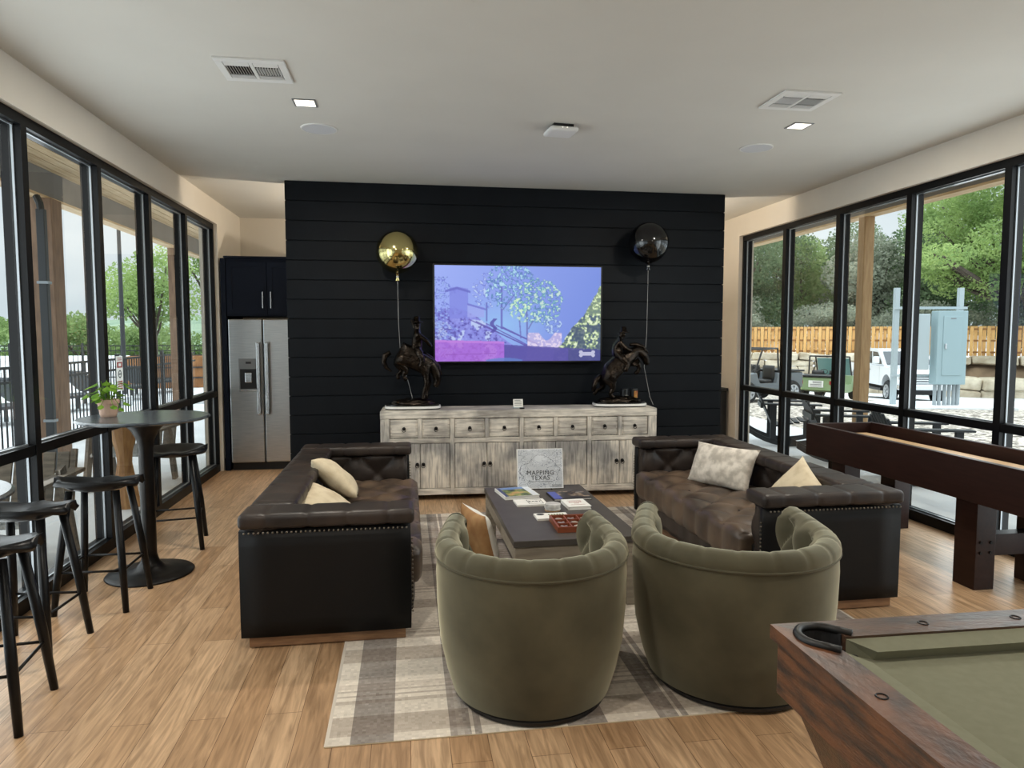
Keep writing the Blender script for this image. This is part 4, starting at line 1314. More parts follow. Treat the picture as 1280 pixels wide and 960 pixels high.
b = book('landscape_book', 'book with a colourful valley photograph on its cover, leftmost on the coffee table', .785, 4.89, Z0, .255, .285, .022, math.radians(8), M['paper'])
picture('cover_picture', .245, .275, cover_pic('valley'), attr_mat('valley_print', .35), b, T(0, 0, .0226))
b = book('booklet', 'white booklet with a black boxed title, in front of the valley book', .835, 4.61, Z0, .21, .165, .012, math.radians(2), M['paper'])
bm = B()
for a in ((.0, .102, -.055, -.052), (.0, .102, .052, .055), (0, .003, -.055, .055), (.099, .102, -.055, .055)):
    box(bm, a[0]-.02, a[1]-.02, a[2], a[3], .0122, .0128)
obj('title_box', bm, M['ink'], b)
text('cover_title', 'EAST', .042, M['ink'], b, T(.031, .002, .0126))
b = book('dark_book', 'dark photographic book with a blue spine, right of the standing map book', 1.145, 4.77, Z0, .275, .225, .014, math.radians(3), darkc)
picture('cover_picture', .27, .22, cover_pic('dark', seed=3), attr_mat('dark_print', .3), b, T(0, 0, .0146))
b = book('red_title_book', 'small white book with red lettering, in front of the dark book', 1.13, 4.50, Z0, .155, .21, .022, math.radians(2), M['paper'])
bm = B()
for q in range(7): box(bm, -.045+.013*q, -.036+.013*q, .012, .030, .0222, .0228)
for q in range(3): box(bm, -.014+.011*q, -.008+.011*q, -.022, -.010, .0222, .0228)
obj('title_print', bm, M['redink'], b)
bm = B(); box(bm, -.05, .05, -.055, -.052, .0222, .0228); box(bm, -.05, .05, .055, .058, .0222, .0228); obj('cover_rule', bm, M['redink'], b)
b = book('green_title_booklet', 'thin white booklet with a dark emblem partly behind the wooden game tray', .905, 4.23, Z0, .21, .13, .013, math.radians(1), M['paper'])
gi = mat('green_ink', (110, 130, 90), rough=.7)
bm = B()
for q in range(6): box(bm, -.02+.018*q, -.008+.018*q, .012, .034, .0132, .0138)
obj('title_print', bm, gi, b)
bm = B(); lathe(bm, [(0, .0132), (.02, .0132), (.02, .0138), (0, .0138)], 16)
for v in bm.verts: v.co.x = v.co.x*1.3-.068; v.co.y += .035
obj('emblem', bm, M['ink'], b)
cm = ['cork', 'coast', 'coast', 'coast', 'coast']
cl = ['lowest cork-bottomed round coaster of the stack', 'second round grey stone coaster from the bottom of the stack', 'middle round grey stone coaster of the stack', 'fourth round grey stone coaster, next to the top', 'topmost round grey stone coaster of the stack']
for k in range(5):
    bm = B(); lathe(bm, [(0, 0), (.050, 0), (.052, .0015), (.052, .0075), (.050, .009), (0, .009)], 28)
    o = obj('coaster', bm, M[cm[k]], smooth=False, loc=(.945+.002*math.sin(k*2), 4.40+.002*math.cos(k*3), Z0+.0096*k))
    tag(o, cl[k], 'coaster', 'round stone coasters on the coffee table')
tr = thing('game_tray', 'red-brown wooden noughts-and-crosses tray with nine compartments', 'game tray', (1.00, 4.02, Z0), math.radians(-1))
obj('tray_floor', box1(-.125, .125, -.135, .135, 0, .010), M['tray_in'], tr)
bm = B()
for a in ((-.13, .13, -.14, -.128), (-.13, .13, .128, .14), (-.13, -.118, -.128, .128), (.118, .13, -.128, .128)): box(bm, a[0], a[1], a[2], a[3], 0, .036, bev=.002)
obj('rim', bm, M['trayw'], tr)
for a in ((-.118, .118, -.047, -.039), (-.118, .118, .039, .047), (-.044, -.036, -.127, .127), (.036, .044, -.127, .127)):
    obj('divider', box1(a[0], a[1], a[2], a[3], .0101, .032+.0003*(a[0] < -.1)), M['trayw'], tr)
GW = ['back left', 'back middle', 'back right', 'middle left', 'centre', 'middle right', 'front left', 'front middle', 'front right']
for q in range(9):
    cx, cy = (-.08, 0, .08)[q % 3], (.084, 0, -.084)[q//3]
    px, py = 1.00+cx, 4.02+cy
    if q in (0, 2, 4, 5, 7):
        bm = B()
        for k in range(16):
            tube(bm, [(.018*math.cos(2*PI*j/16), .018*math.sin(2*PI*j/16), .008) for j in (k, k+1)], .0075, 6)
        o = obj('ring_piece', bm, M['pewter'], smooth=True, loc=(px, py, Z0+.0105)); tag(o, 'pewter ring piece in the %s compartment of the wooden game tray' % GW[q], 'game piece', 'pieces in the game tray')
    else:
        bm = B(); box(bm, -.027, .027, -.006, .006, 0, .015, bev=.002, mtx=RZ(.785)); box(bm, -.027, .027, -.006, .006, 0, .0152, bev=.002, mtx=RZ(-.785))
        o = obj('cross_piece', bm, M['pewter'], loc=(px, py, Z0+.0105)); tag(o, 'pewter cross piece in the %s compartment of the wooden game tray' % GW[q], 'game piece', 'pieces in the game tray')
pillow('floor_cushion', .42, .43, .16, M['white_c'], 'tan hide cushion with white back leaning against the coffee table side', (.475, 4.52, .215), (-.24, .0, 1.86), None, M['hide'])

# ------------------------------------------------------------------ console
t = thing('console_cabinet', 'long weathered pine sideboard with eight drawers and eight doors', 'sideboard', (1.09, 6.50, 0), math.radians(-2.0))
W2, DP, HH = 1.345, .42, .865
obj('cabinet_top', box1(-W2, W2, 0, DP, HH-.075, HH, bev=.006), M['barnwood_h'], t)
bm = B(); box(bm, -W2+.01, W2-.01, .03, DP-.01, .055, HH-.0755); obj('carcass', bm, M['barnwood'], t)
sp = [-W2+.005, -W2/2, 0, W2/2, W2-.005]
for i, x in enumerate((-W2+.045, -.668, 0, .668, W2-.045)):
    w = .085 if i in (0, 4) else .04
    obj('stile', box1(x-w/2, x+w/2, .0, .03, .055, HH-.076, bev=.003), M['barnwood'], t)
for z0, z1 in ((.555, .60), (.055, .115)): obj('front_rail', box1(-W2+.003, W2-.003, .002, .0295, z0, z1, bev=.003), M['barnwood_h'], t)
for x in (-W2+.05, W2-.05, 0):
    for y in (.06, DP-.06): obj('foot', box1(x-.04, x+.04, y-.035, y+.035, 0, .0545), M['barnwood'], t)
cells = [(-W2+.088, -.688), (-.648, -.02), (.02, .648), (.688, W2-.088)]
for (x0, x1) in cells:
    xm = (x0+x1)/2
    for a, b, hx in ((x0+.004, xm-.022, None), (xm+.022, x1-.004, None)):
        bm = B(); box(bm, a, b, .012, .0295, .608, HH-.082, bev=.004)
        box(bm, a+.018, b-.018, .007, .012, .626, HH-.10, bev=.002)
        d = obj('drawer', bm, M['barnwood_h'], t)
        cx = (a+b)/2
        bm = B(); lathe(bm, [(0, 0), (.017, 0), (.015, .006), (.006, .010), (0, .012)], 14)
        for v in bm.verts: v.co = RX(PI/2) @ v.co + Vector((cx, .007, .695))
        for k in range(14):
            tube(bm, [(cx+.017*math.cos(2*PI*q/14), -.006, .683+.017*math.sin(2*PI*q/14)) for q in (k, k+1)], .003, 5)
        obj('ring_pull', bm, M['iron'], d)
    obj('drawer_divider', box1(xm-.02, xm+.02, .003, .0296, .601, HH-.077, bev=.002), M['barnwood'], t)
    for a, b, s in ((x0+.004, xm-.003, 1), (xm+.003, x1-.004, -1)):
        bm = B(); box(bm, a, b, .010, .0295, .119, .551, bev=.004)
        d = obj('door', bm, M['barnwood'], t)
        cx = b-.026 if s > 0 else a+.026
        bm = B(); lathe(bm, [(0, 0), (.018, 0), (.016, .006), (.006, .010), (0, .012)], 14)
        for v in bm.verts: v.co = RX(PI/2) @ v.co + Vector((cx, .010, .35))
        for k in range(14):
            tube(bm, [(cx+.017*math.cos(2*PI*q/14), -.004, .338+.017*math.sin(2*PI*q/14)) for q in (k, k+1)], .003, 5)
        obj('ring_pull', bm, M['iron'], d)

# ------------------------------------------------------------------ television
def tv_img():
    nx, ny = 420, 236
    rng = np.random.default_rng(2)
    Y, X = np.mgrid[0:ny, 0:nx]; X = (X+.5)/nx; Y = (Y+.5)/ny
    img = np.zeros((ny, nx, 3))
    def mix(c0, c1, k): return np.array(c0, float)*(1-k[..., None])+np.array(c1, float)*k[..., None]
    img = mix((150, 170, 250), (100, 128, 222), np.clip(X*.9+Y*.1, 0, 1))
    img = img*.0+mix((0, 0, 0), (0, 0, 0), X)+img
    k = np.clip(1-np.hypot((X-.4)/.35, (Y-.62)/.35), 0, 1)[..., None]
    img = img*(1-k*.8)+np.array([140, 196, 248.])*k*.8
    n1 = sum(vnoise(nx, ny, (86*2**q, 50*2**q), rng)/2**q for q in range(3))/1.75
    n2 = sum(vnoise(nx, ny, (16*2**q, 10*2**q), rng)/2**q for q in range(3))/1.75
    def put(mask, c):
        img[mask] = img[mask]*.22+np.array(c, float)*.78
    # hill on the left
    hill = (Y > .46+.62*X-.10*np.sin(X*9)) & (X < .62)
    img[hill] = mix((98, 96, 204), (150, 160, 246), n1)[hill]
    put(hill & (n2 > .60), (196, 218, 252)); put(hill & (n1 < .36), (66, 60, 158))
    left = (X < .10+.04*np.sin(Y*30)) & (Y > .12)
    put(left & (n1 > .5), (84, 92, 200)); put(left & (n1 > .62), (160, 190, 250))
    # house
    put((X > .085) & (X < .195) & (Y > .22+.05*np.abs(X-.13)*6) & (Y < .55), (116, 124, 226))
    put((X > .06) & (X < .21) & (np.abs(Y-.235-.5*np.abs(X-.13)) < .012), (84, 88, 190))
    put((X > .19) & (X < .29) & (Y > .40+.3*(X-.19)) & (Y < .54), (150, 160, 240))
    put((X > .19) & (X < .30) & (np.abs(Y-.40-.5*(X-.19)) < .010), (92, 96, 200))
    put((np.abs(X-.305) < .004) & (Y > .38) & (Y < .58), (84, 90, 180))
    # stair railings
    for a, b, c in ((.20, .56, .80), (.24, .58, .86), (.30, .60, .92), (.36, .62, .80), (.40, .64, .86)):
        put((np.abs(Y-(b+c*(X-a))) < .006) & (X > a) & (X < .62), (74, 60, 160))
    put((np.abs(X-.345-.01*np.sin(Y*60)) < .012) & (Y > .55) & (Y < .70), (60, 50, 150))
    # trees
    def tree(cx, cy, rx, ry, cols, dens):
        d = np.hypot((X-cx)/rx, (Y-cy)/ry)
        m = d < 1-.35*n2
        for c, lo, hi in cols: put(m & (n1 > lo) & (n1 < hi), c)
    def trunk(x0, y0, x1, y1, w, c):
        t = np.clip((Y-y0)/(y1-y0), 0, 1); put((np.abs(X-(x0+(x1-x0)*t)) < w) & (Y > min(y0, y1)) & (Y < max(y0, y1)), c)
    trunk(.395, .20, .395, .66, .006, (86, 84, 180)); trunk(.545, .45, .55, .80, .005, (86, 88, 170)); trunk(.50, .52, .51, .76, .004, (90, 92, 180))
    trunk(.47, .30, .40, .46, .004, (92, 96, 180)); trunk(.60, .52, .555, .66, .004, (92, 96, 170))
    tree(.32, .26, .12, .24, [((92, 104, 206), .55, .66), ((196, 220, 252), .66, 1)], 1)
    tree(.45, .20, .17, .34, [((70, 104, 180), .50, .58), ((56, 120, 170), .58, .64), ((170, 226, 240), .64, 1)], 1)
    tree(.62, .38, .17, .30, [((60, 100, 160), .46, .53), ((88, 170, 180), .53, .60), ((180, 230, 190), .60, .68), ((230, 250, 220), .68, 1)], 1)
    tree(.52, .46, .09, .16, [((120, 200, 190), .52, .60), ((214, 242, 200), .60, 1)], 1)
    tree(.70, .62, .07, .10, [((84, 112, 190), .5, .6), ((190, 220, 250), .6, 1)], 1)
    # pale bushes near the steps, bright tree on the right
    m = (Y > .72+.06*np.sin(X*40)) & (X > .55) & (X < .76) & (Y > .70); put(m, (196, 178, 226)); put(m & (n1 > .55), (240, 224, 246))
    edge = .70+.30*np.clip((Y-.86)/(.2-.86), 0, 1)**.8 if False else .715+.285*np.clip((.88-Y)/.68, 0, 1)**.85
    m = (X > edge+.03*(n2-.5)*2) & (Y > .2)
    img[m] = mix((86, 110, 120), (150, 176, 110), n1)[m]
    put(m & (n1 > .56), (214, 236, 170)); put(m & (n1 > .66), (246, 255, 226)); put(m & (n1 < .42) & (Y > .5), (42, 62, 110)); put(m & (n2 < .4) & (Y > .62), (52, 70, 100))
    # walls at the bottom
    wl = (Y > .775+.04*X) & (X < .41); put(wl, (168, 84, 214)); put(wl & (Y < .80+.04*X), (190, 120, 226))
    put((np.abs(Y-.93+.03*X) < .004) & (X < .36) & (X > .06), (130, 62, 180))
    put((Y > .825+.095*(X-.41)) & (X >= .41), (66, 58, 150)); put((Y > .84+.08*(X-.41)) & (X >= .41) & (X < .8), (72, 64, 160))
    put((Y > .985-.02*np.sin((X-.3)*14)) & (X > .3) & (X < .52), (80, 120, 200))
    put((X >= .80) & (Y > .88) , (56, 60, 130))
    # bone badge
    bx, by = (X-.917)*nx, (Y-.925)*ny
    bone = ((np.abs(bx) < 15) & (np.abs(by) < 4.4)) | (np.hypot(np.abs(bx)-16, np.abs(by)-4) < 4.8)
    pd = np.pad(img, ((1, 1), (1, 1), (0, 0)), mode='edge')        # soft focus of the broadcast picture
    img = .36*img+.16*(pd[:-2, 1:-1]+pd[2:, 1:-1]+pd[1:-1, :-2]+pd[1:-1, 2:])
    put(bone, (226, 226, 248))
    put((np.abs(by) < 1.2) & (np.abs(bx) < 12) & (np.sin(bx*1.6) > -.2) & bone, (168, 166, 214))
    return img
t = thing('television', 'large wall-mounted television showing a blue and violet landscape', 'television', (1.155, 7.05, 1.80))
obj('housing', box1(-.885, .885, .0, .06, -.505, .505, bev=.006), M['blackp'], t)
bm = B(); box(bm, -.25, .25, .06, .089, -.2, .2); obj('wall_mount', bm, M['blackp'], t)
picture('screen', 1.735, .975, np.clip(tv_img()*.88+30, 0, 255), attr_mat('lit_screen', .3, emit=.95), t, T(0, -.0015, 0) @ UPRIGHT)

# ------------------------------------------------------------------ balloons
def balloon(label, loc, m, pts, group):
    t = thing('balloon', label, 'balloon', loc, 0, group)
    R = .205
    prof = [(0, R)]+[(R*math.sin(PI*k/28), R*math.cos(PI*k/28)*(1 if k < 14 else 1.02)) for k in range(1, 27)]+[(.016, -R-.012), (.009, -R-.035), (.022, -R-.075), (.018, -R-.08), (0, -R-.05)]
    bm = B(); lathe(bm, prof, 48); obj('foil', bm, m, t, smooth=True)
    bm = B(); tube(bm, [Vector(p)-Vector(loc) for p in pts], .0022, 5); obj('ribbon', bm, M['string'], t)
    bm = B(); tube(bm, [(0, 0, -R-.03), (0, 0, -R-.045)], .013, 8); obj('knot', bm, M['string'], t)
    return t
balloon('round gold foil balloon floating left of the television', (-.08, 6.86, 2.39), M['gold'],
        [(-.08, 6.86, 2.13), (-.075, 6.86, 1.7), (-.06, 6.85, 1.4), (.02, 6.78, 1.1), (.06, 6.76, .93)], 'foil balloons')
balloon('round black balloon floating right of the television', (2.47, 6.86, 2.53), M['blackfoil'],
        [(2.47, 6.86, 2.26), (2.46, 6.85, 1.6), (2.42, 6.80, 1.25), (2.47, 6.76, .95), (2.50, 6.74, .868)], 'foil balloons')

# ------------------------------------------------------------------ statues (plain bronze riders)
def statue(kind, label, loc, rz):
    t = thing('horse_statue', label, 'statue', loc, rz, 'bronze horse statues on the sideboard')
    bm = B()
    n = 40
    def slab(rx, ry, z0, z1):
        a = [bm.verts.new((rx*abs(math.cos(q))**.6*(1 if math.cos(q) >= 0 else -1), ry*abs(math.sin(q))**.6*(1 if math.sin(q) >= 0 else -1), z0)) for q in [2*PI*k/n for k in range(n)]]
        b = [bm.verts.new((v.co.x, v.co.y, z1)) for v in a]
        for k in range(n): bm.faces.new((a[k], a[(k+1) % n], b[(k+1) % n], b[k]))
        bm.faces.new(a[::-1]); bm.faces.new(b)
    slab(.265, .13, 0, .012); slab(.255, .125, .033, .05); obj('base', bm, M['blackst'], t)
    bm = B(); slab(.27, .135, .0121, .0329); obj('marble_band', bm, M['marble'], t)
    bm = B()
    rng = random.Random(5 if kind else 8)
    bmesh.ops.create_icosphere(bm, subdivisions=3, radius=1, matrix=T(0, 0, .052) @ Matrix.Diagonal((.22, .10, .055, 1)))
    for v in bm.verts:
        v.co += Vector((rng.random()-.5, rng.random()-.5, rng.random()-.5))*.014
        v.co.z = max(.0505, v.co.z)
    obj('rocky_ground', bm, M['bronze'], t, smooth=False)
    if kind == 0:      # bucking, head low on the right
        hv = [(-.02, 0, .50, .095), (-.13, 0, .545, .090), (.09, 0, .47, .085), (.17, 0, .44, .055), (.225, 0, .37, .045), (.245, 0, .28, .036), (.215, 0, .205, .024),   # barrel, rump, chest, neck, head
              (.13, -.05, .36, .034), (.135, -.05, .25, .022), (.105, -.05, .15, .017), (.10, -.05, .085, .024),
              (.13, .05, .36, .034), (.16, .05, .26, .022), (.135, .05, .16, .017), (.125, .05, .085, .024),
              (-.12, -.06, .46, .048), (-.055, -.06, .38, .030), (-.085, -.06, .325, .020), (-.055, -.06, .275, .022),
              (-.15, .06, .46, .048), (-.10, .06, .37, .030), (-.145, .06, .33, .020), (-.135, .06, .28, .022)]
        he = [(0, 1), (0, 2), (2, 3), (3, 4), (4, 5), (5, 6), (2, 7), (7, 8), (8, 9), (9, 10), (2, 11), (11, 12), (12, 13), (13, 14),
              (1, 15), (15, 16), (16, 17), (17, 18), (1, 19), (19, 20), (20, 21), (21, 22)]
        tail = [(-.21, 0, .55), (-.26, 0, .52), (-.275, .01, .46), (-.25, .01, .40), (-.20, 0, .365)]
        mane = [(.10, 0, .55), (.18, 0, .49), (.25, 0, .41), (.28, 0, .33)]
        rv = [(.03, 0, .575, .040), (.045, 0, .66, .046), (.05, 0, .735, .044), (.05, 0, .78, .020), (.045, 0, .815, .034), (.045, 0, .84, .028),
              (.06, -.065, .72, .022), (.14, -.085, .66, .017), (.185, -.05, .60, .014), (.06, .065, .72, .022), (.02, .10, .80, .017), (-.01, .10, .87, .013),
              (.06, -.085, .56, .034), (.10, -.10, .47, .024), (.07, -.105, .40, .020), (.06, .085, .56, .034), (.10, .10, .47, .024), (.07, .105, .40, .020)]
        hat = (.045, 0, .845)
    else:              # leaping up to the right
        hv = [(-.02, 0, .43, .082), (-.12, 0, .33, .088), (.08, 0, .52, .085), (.15, 0, .555, .058), (.215, 0, .55, .048), (.265, 0, .49, .038), (.285, 0, .41, .024),
              (.13, -.055, .46, .036), (.19, -.06, .40, .024), (.17, -.06, .345, .017), (.13, -.06, .33, .020),
              (.13, .055, .46, .036), (.22, .06, .43, .024), (.225, .06, .365, .017), (.19, .06, .335, .020),
              (-.12, -.06, .26, .050), (-.075, -.06, .19, .030), (-.115, -.06, .13, .019), (-.065, -.06, .085, .022),
              (-.17, .06, .26, .046), (-.15, .06, .19, .028), (-.22, .06, .155, .019), (-.255, .06, .11, .022)]
        he = [(0, 1), (0, 2), (2, 3), (3, 4), (4, 5), (5, 6), (2, 7), (7, 8), (8, 9), (9, 10), (2, 11), (11, 12), (12, 13), (13, 14),
              (1, 15), (15, 16), (16, 17), (17, 18), (1, 19), (19, 20), (20, 21), (21, 22)]
        tail = [(-.19, 0, .31), (-.235, 0, .27), (-.26, 0, .21), (-.27, 0, .15)]
        mane = [(.10, 0, .62), (.17, 0, .62), (.24, 0, .60), (.29, 0, .54)]
        rv = [(-.03, 0, .515, .040), (-.04, 0, .59, .046), (-.015, 0, .655, .044), (.005, 0, .69, .020), (.025, 0, .72, .033), (.03, 0, .745, .028),
              (-.02, -.07, .64, .022), (.05, -.09, .575, .017), (.11, -.06, .56, .014), (-.02, .07, .64, .022), (.05, .09, .58, .017), (.11, .06, .56, .014),
              (.0, -.085, .49, .034), (.06, -.10, .42, .024), (.02, -.105, .35, .020), (0, .085, .49, .034), (.06, .10, .42, .024), (.02, .105, .35, .020)]
        hat = (.035, 0, .748)
    hv = [(a, b, c, r*1.18) for a, b, c, r in hv]; rv = [(a, b, c, r*1.22) for a, b, c, r in rv]
    skin('horse', hv, he, M['bronze'], t)
    bm = B()
    tube(bm, tail, [.022, .030, .026, .02, .008][:len(tail)], 8)
    obj('tail', bm, M['bronze'], t, smooth=True)
    bm = B(); tube(bm, mane, [.016, .022, .02, .008], 8)
    for p in mane[1:3]: tube(bm, [p, (p[0]+.02, p[1]-.03, p[2]-.05)], [.014, .004], 6)
    obj('mane', bm, M['bronze'], t, smooth=True)
    re = [(0, 1), (1, 2), (2, 3), (3, 4), (4, 5), (2, 6), (6, 7), (7, 8), (2, 9), (9, 10), (10, 11), (0, 12), (12, 13), (13, 14), (0, 15), (15, 16), (16, 17)]
    skin('rider', rv, re, M['bronze'], t)
    bm = B(); lathe(bm, [(0, .055), (.028, .05), (.034, .005), (.062, -.002), (.062, -.008), (0, -.008)], 16, hat)
    obj('hat', bm, M['bronze'], t, smooth=True)
    return t
statue(0, 'dark bronze horse statue with rider, bucking head-down, left end of sideboard', (.055, 6.74, .865), math.radians(-2))
statue(1, 'dark bronze horse statue with rider, leaping up, right end of sideboard', (2.12, 6.68, .865), math.radians(-2))
for x, lb, mm, txt in ((2.225, 'small black tin behind the leaping horse statue base, the left one of two', 'canlab2', 0), (2.325, 'small black tin with a yellow label, right one of two by the leaping horse', 'canlab', 1)):
    t = thing('tin', lb, 'tin', (x+.005, 6.855, .8655), 0, 'small tins beside the leaping horse')
    bm = B(); lathe(bm, [(0, 0), (.041, 0), (.042, .003), (.042, .155), (.040, .162), (0, .162)], 24); obj('body', bm, M['can'], t)
    bm = B()
    for k in range(9):
        a0, a1 = -PI/2+.25+.12*(k-4), -PI/2+.25+.12*(k-3)
        v = [bm.verts.new((.0425*math.cos(a), .0425*math.sin(a), z)) for a, z in ((a0, .07), (a1, .07), (a1, .14 if txt else .10), (a0, .14 if txt else .10))]
        bm.faces.new(v)
    obj('label', bm, M[mm], t)
t = thing('card_holder', 'small white card in a clear stand on the sideboard', 'card stand', (1.075, 6.62, .866), 0)
o = obj('card', box1(-.048, .048, 0, .003, .012, .09), M['paper'], t); o.matrix_local = RX(-.15)
bm = B()
for z in (.03, .045, .06, .075): box(bm, -.036, .036-.012*(z > .07), -.0012, -.0004, z, z+.004)
o = obj('card_print', bm, M['ink'], t); o.matrix_local = RX(-.15)
obj('stand_foot', box1(-.05, .05, -.01, .035, 0, .011, bev=.003), M['galv'], t)
bm = padded((.05, .025, .016), (3, 3, 2), .006)
o = obj('remote_clip', bm, M['blackp'], smooth=True, loc=(1.10, 6.545, .866)); tag(o, 'tiny black object in front of the white card', 'clip')

# ------------------------------------------------------------------ bar tables, plant, stools
def bar_table(loc, label):
    t = thing('bar_table', label, 'bar table', loc, 0, 'round black bar tables by the left windows')
    bm = B(); lathe(bm, [(0, 1.025), (.37, 1.025), (.395, 1.035), (.395, 1.043), (.385, 1.05), (0, 1.05)], 64); obj('table_top', bm, M['bartop'], t)
    bm = B(); lathe(bm, [(0, .0165), (.05, .9), (.05, .04), (.045, .10), (.045, .84), (.055, .90), (.085, .96), (.125, 1.0), (.14, 1.0249), (0, 1.0249)][2:], 32); obj('pedestal', bm, M['bronzeb'], t, smooth=True)
    bm = B(); lathe(bm, [(0, 0), (.265, 0), (.27, .006), (.262, .014), (.16, .024), (.09, .045), (.058, .085), (.0455, .13), (.0455, .1301), (0, .1301)], 48); obj('base_disc', bm, M['bronzeb'], t, smooth=True)
    return t
bar_table((-1.70, 4.79, 0), 'round black pedestal bar table holding the potted plant')
bar_table((-1.72, 2.45, 0), 'round black bar table cut off by the left edge of the photo')
def make_stool():
    t = thing('bar_stool', '', 'bar stool', group='black wooden bar stools')
    bm = B()
    nr, na = 9, 48
    def top(u, v):  # u across -1..1, v front(+1)/back(-1)
        r2 = u*u+v*v
        return .715+.045*abs(u)**1.8*(r2 <= 1.02)+.035*max(0, -v)**2-.02*math.exp(-((abs(u)-.42)**2+(v+.1)**2)/.12)+.012*math.exp(-(u*u/.03))*max(0, v)
    tops, bots = [], []
    for i in range(1, nr+1):
        f = i/nr
        tops.append([]); bots.append([])
        for k in range(na):
            a = 2*PI*k/na
            cu, sv = math.cos(a), math.sin(a)
            ex = (abs(cu)**2.5+abs(sv)**2.5)**(-1/2.5)
            u, v = f*cu*ex, f*sv*ex
            z = top(u, v)
            tops[-1].append(bm.verts.new((u*.235, v*.165, z)))
            bots[-1].append(bm.verts.new((u*.222, v*.153, min(z-.018, .672+.045*f**3+.03*abs(u)**2.5*f))))
    ct, cb2 = bm.verts.new((0, 0, top(0, 0))), bm.verts.new((0, 0, .672))
    for R_, c, fl in ((tops, ct, 0), (bots, cb2, 1)):
        for k in range(na):
            bm.faces.new((c, R_[0][k], R_[0][(k+1) % na]))
        for a, b in zip(R_, R_[1:]):
            for k in range(na): bm.faces.new((a[k], b[k], b[(k+1) % na], a[(k+1) % na]))
    for k in range(na): bm.faces.new((tops[-1][k], bots[-1][k], bots[-1][(k+1) % na], tops[-1][(k+1) % na]))
    obj('seat', bm, M['stool'], t, smooth=True)
    for sx in (-1, 1):
        for sy in (-1, 1):
            bm = B(); tube(bm, [(sx*.19, sy*.19, 0), (sx*.165, sy*.155, .30), (sx*.125, sy*.095, .69)], [.0165, .021, .019], 12)
            obj('leg', bm, M['stool'], t, smooth=True)
    z = .235
    for a, b in (((-.170, -.160), (.170, -.160)), ((.170, -.160), (.170, .160)), ((.170, .160), (-.170, .160)), ((-.170, .160), (-.170, -.160))):
        bm = B(); tube(bm, [(a[0], a[1], z), (b[0], b[1], z)], .007, 8); obj('foot_rail', bm, M['iron'], t, smooth=True)
    return t
st = make_stool()
for i, (x, y, r, lb) in enumerate([(-1.74, 3.04, .12, 'black wooden bar stool nearest the camera, cut off by the left edge'),
                                   (-1.88, 3.68, -.06, 'black wooden bar stool second from the left edge, between the two bar tables'),
                                   (-1.79, 4.31, .0, 'black wooden bar stool in front of the bar table with the plant'),
                                   (-1.73, 5.42, PI+.2, 'black wooden bar stool on the far side of the bar table')]):
    c = st if i == 0 else copy_tree(st)
    c.location = (x, y, 0); c.rotation_euler = (0, 0, r); c['label'] = lb
t = thing('potted_plant', 'small leafy pothos in a blush clay pot on the bar table', 'potted plant', (-1.93, 4.82, 1.0505))
bm = B(); lathe(bm, [(0, 0), (.045, 0), (.05, .012), (.06, .085), (.067, .086), (.068, .112), (.061, .113), (.058, .10), (0, .098)], 32); obj('pot', bm, M['terra'], t, smooth=False)
bm = B(); lathe(bm, [(0, .0985), (.057, .0985), (0, .108)], 20); obj('soil', bm, M['soil'], t)
rng = random.Random(21)
lv, stm = B(), B()
for k in range(34):
    a = 2*PI*k/34*5.1+rng.random()
    out = .04+.11*rng.random(); up = .12+.11*rng.random()-(.07 if out > .12 else 0)
    tip = Vector((out*math.cos(a), out*math.sin(a), up))
    tube(stm, [(.02*math.cos(a), .02*math.sin(a), .10), (tip.x*.6, tip.y*.6, max(.12, up+.01)), tip], .0018, 5)
    L = .045+.02*rng.random()
    d = Vector((math.cos(a), math.sin(a), -.35-.5*rng.random())).normalized(); s = d.cross(Vector((0, 0, 1))).normalized(); u = s.cross(d)
    pts = [(0, 0), (.25, .36), (.55, .38), (.85, .16), (1, 0)]
    L2 = [tip+d*(p*L)+s*(q*L)+u*(-abs(q)*L*.25) for p, q in pts]; R2 = [tip+d*(p*L)-s*(q*L)+u*(-abs(q)*L*.25) for p, q in pts]
    a0 = [lv.verts.new(v) for v in L2]; b0 = [a0[0]]+[lv.verts.new(v) for v in R2[1:4]]+[a0[4]]
    mid = [lv.verts.new(tip+d*(p*L)) for p, q in pts[1:4]]
    mm = [a0[0]]+mid+[a0[4]]
    for q in range(4):
        for S in (a0, b0):
            f = [S[q], S[q+1], mm[q+1], mm[q]]
            f2 = []
            for w in f:
                if w not in f2: f2.append(w)
            lv.faces.new(f2)
obj('stems', stm, M['pothos'], t); obj('leaves', lv, M['pothos'], t, smooth=True)

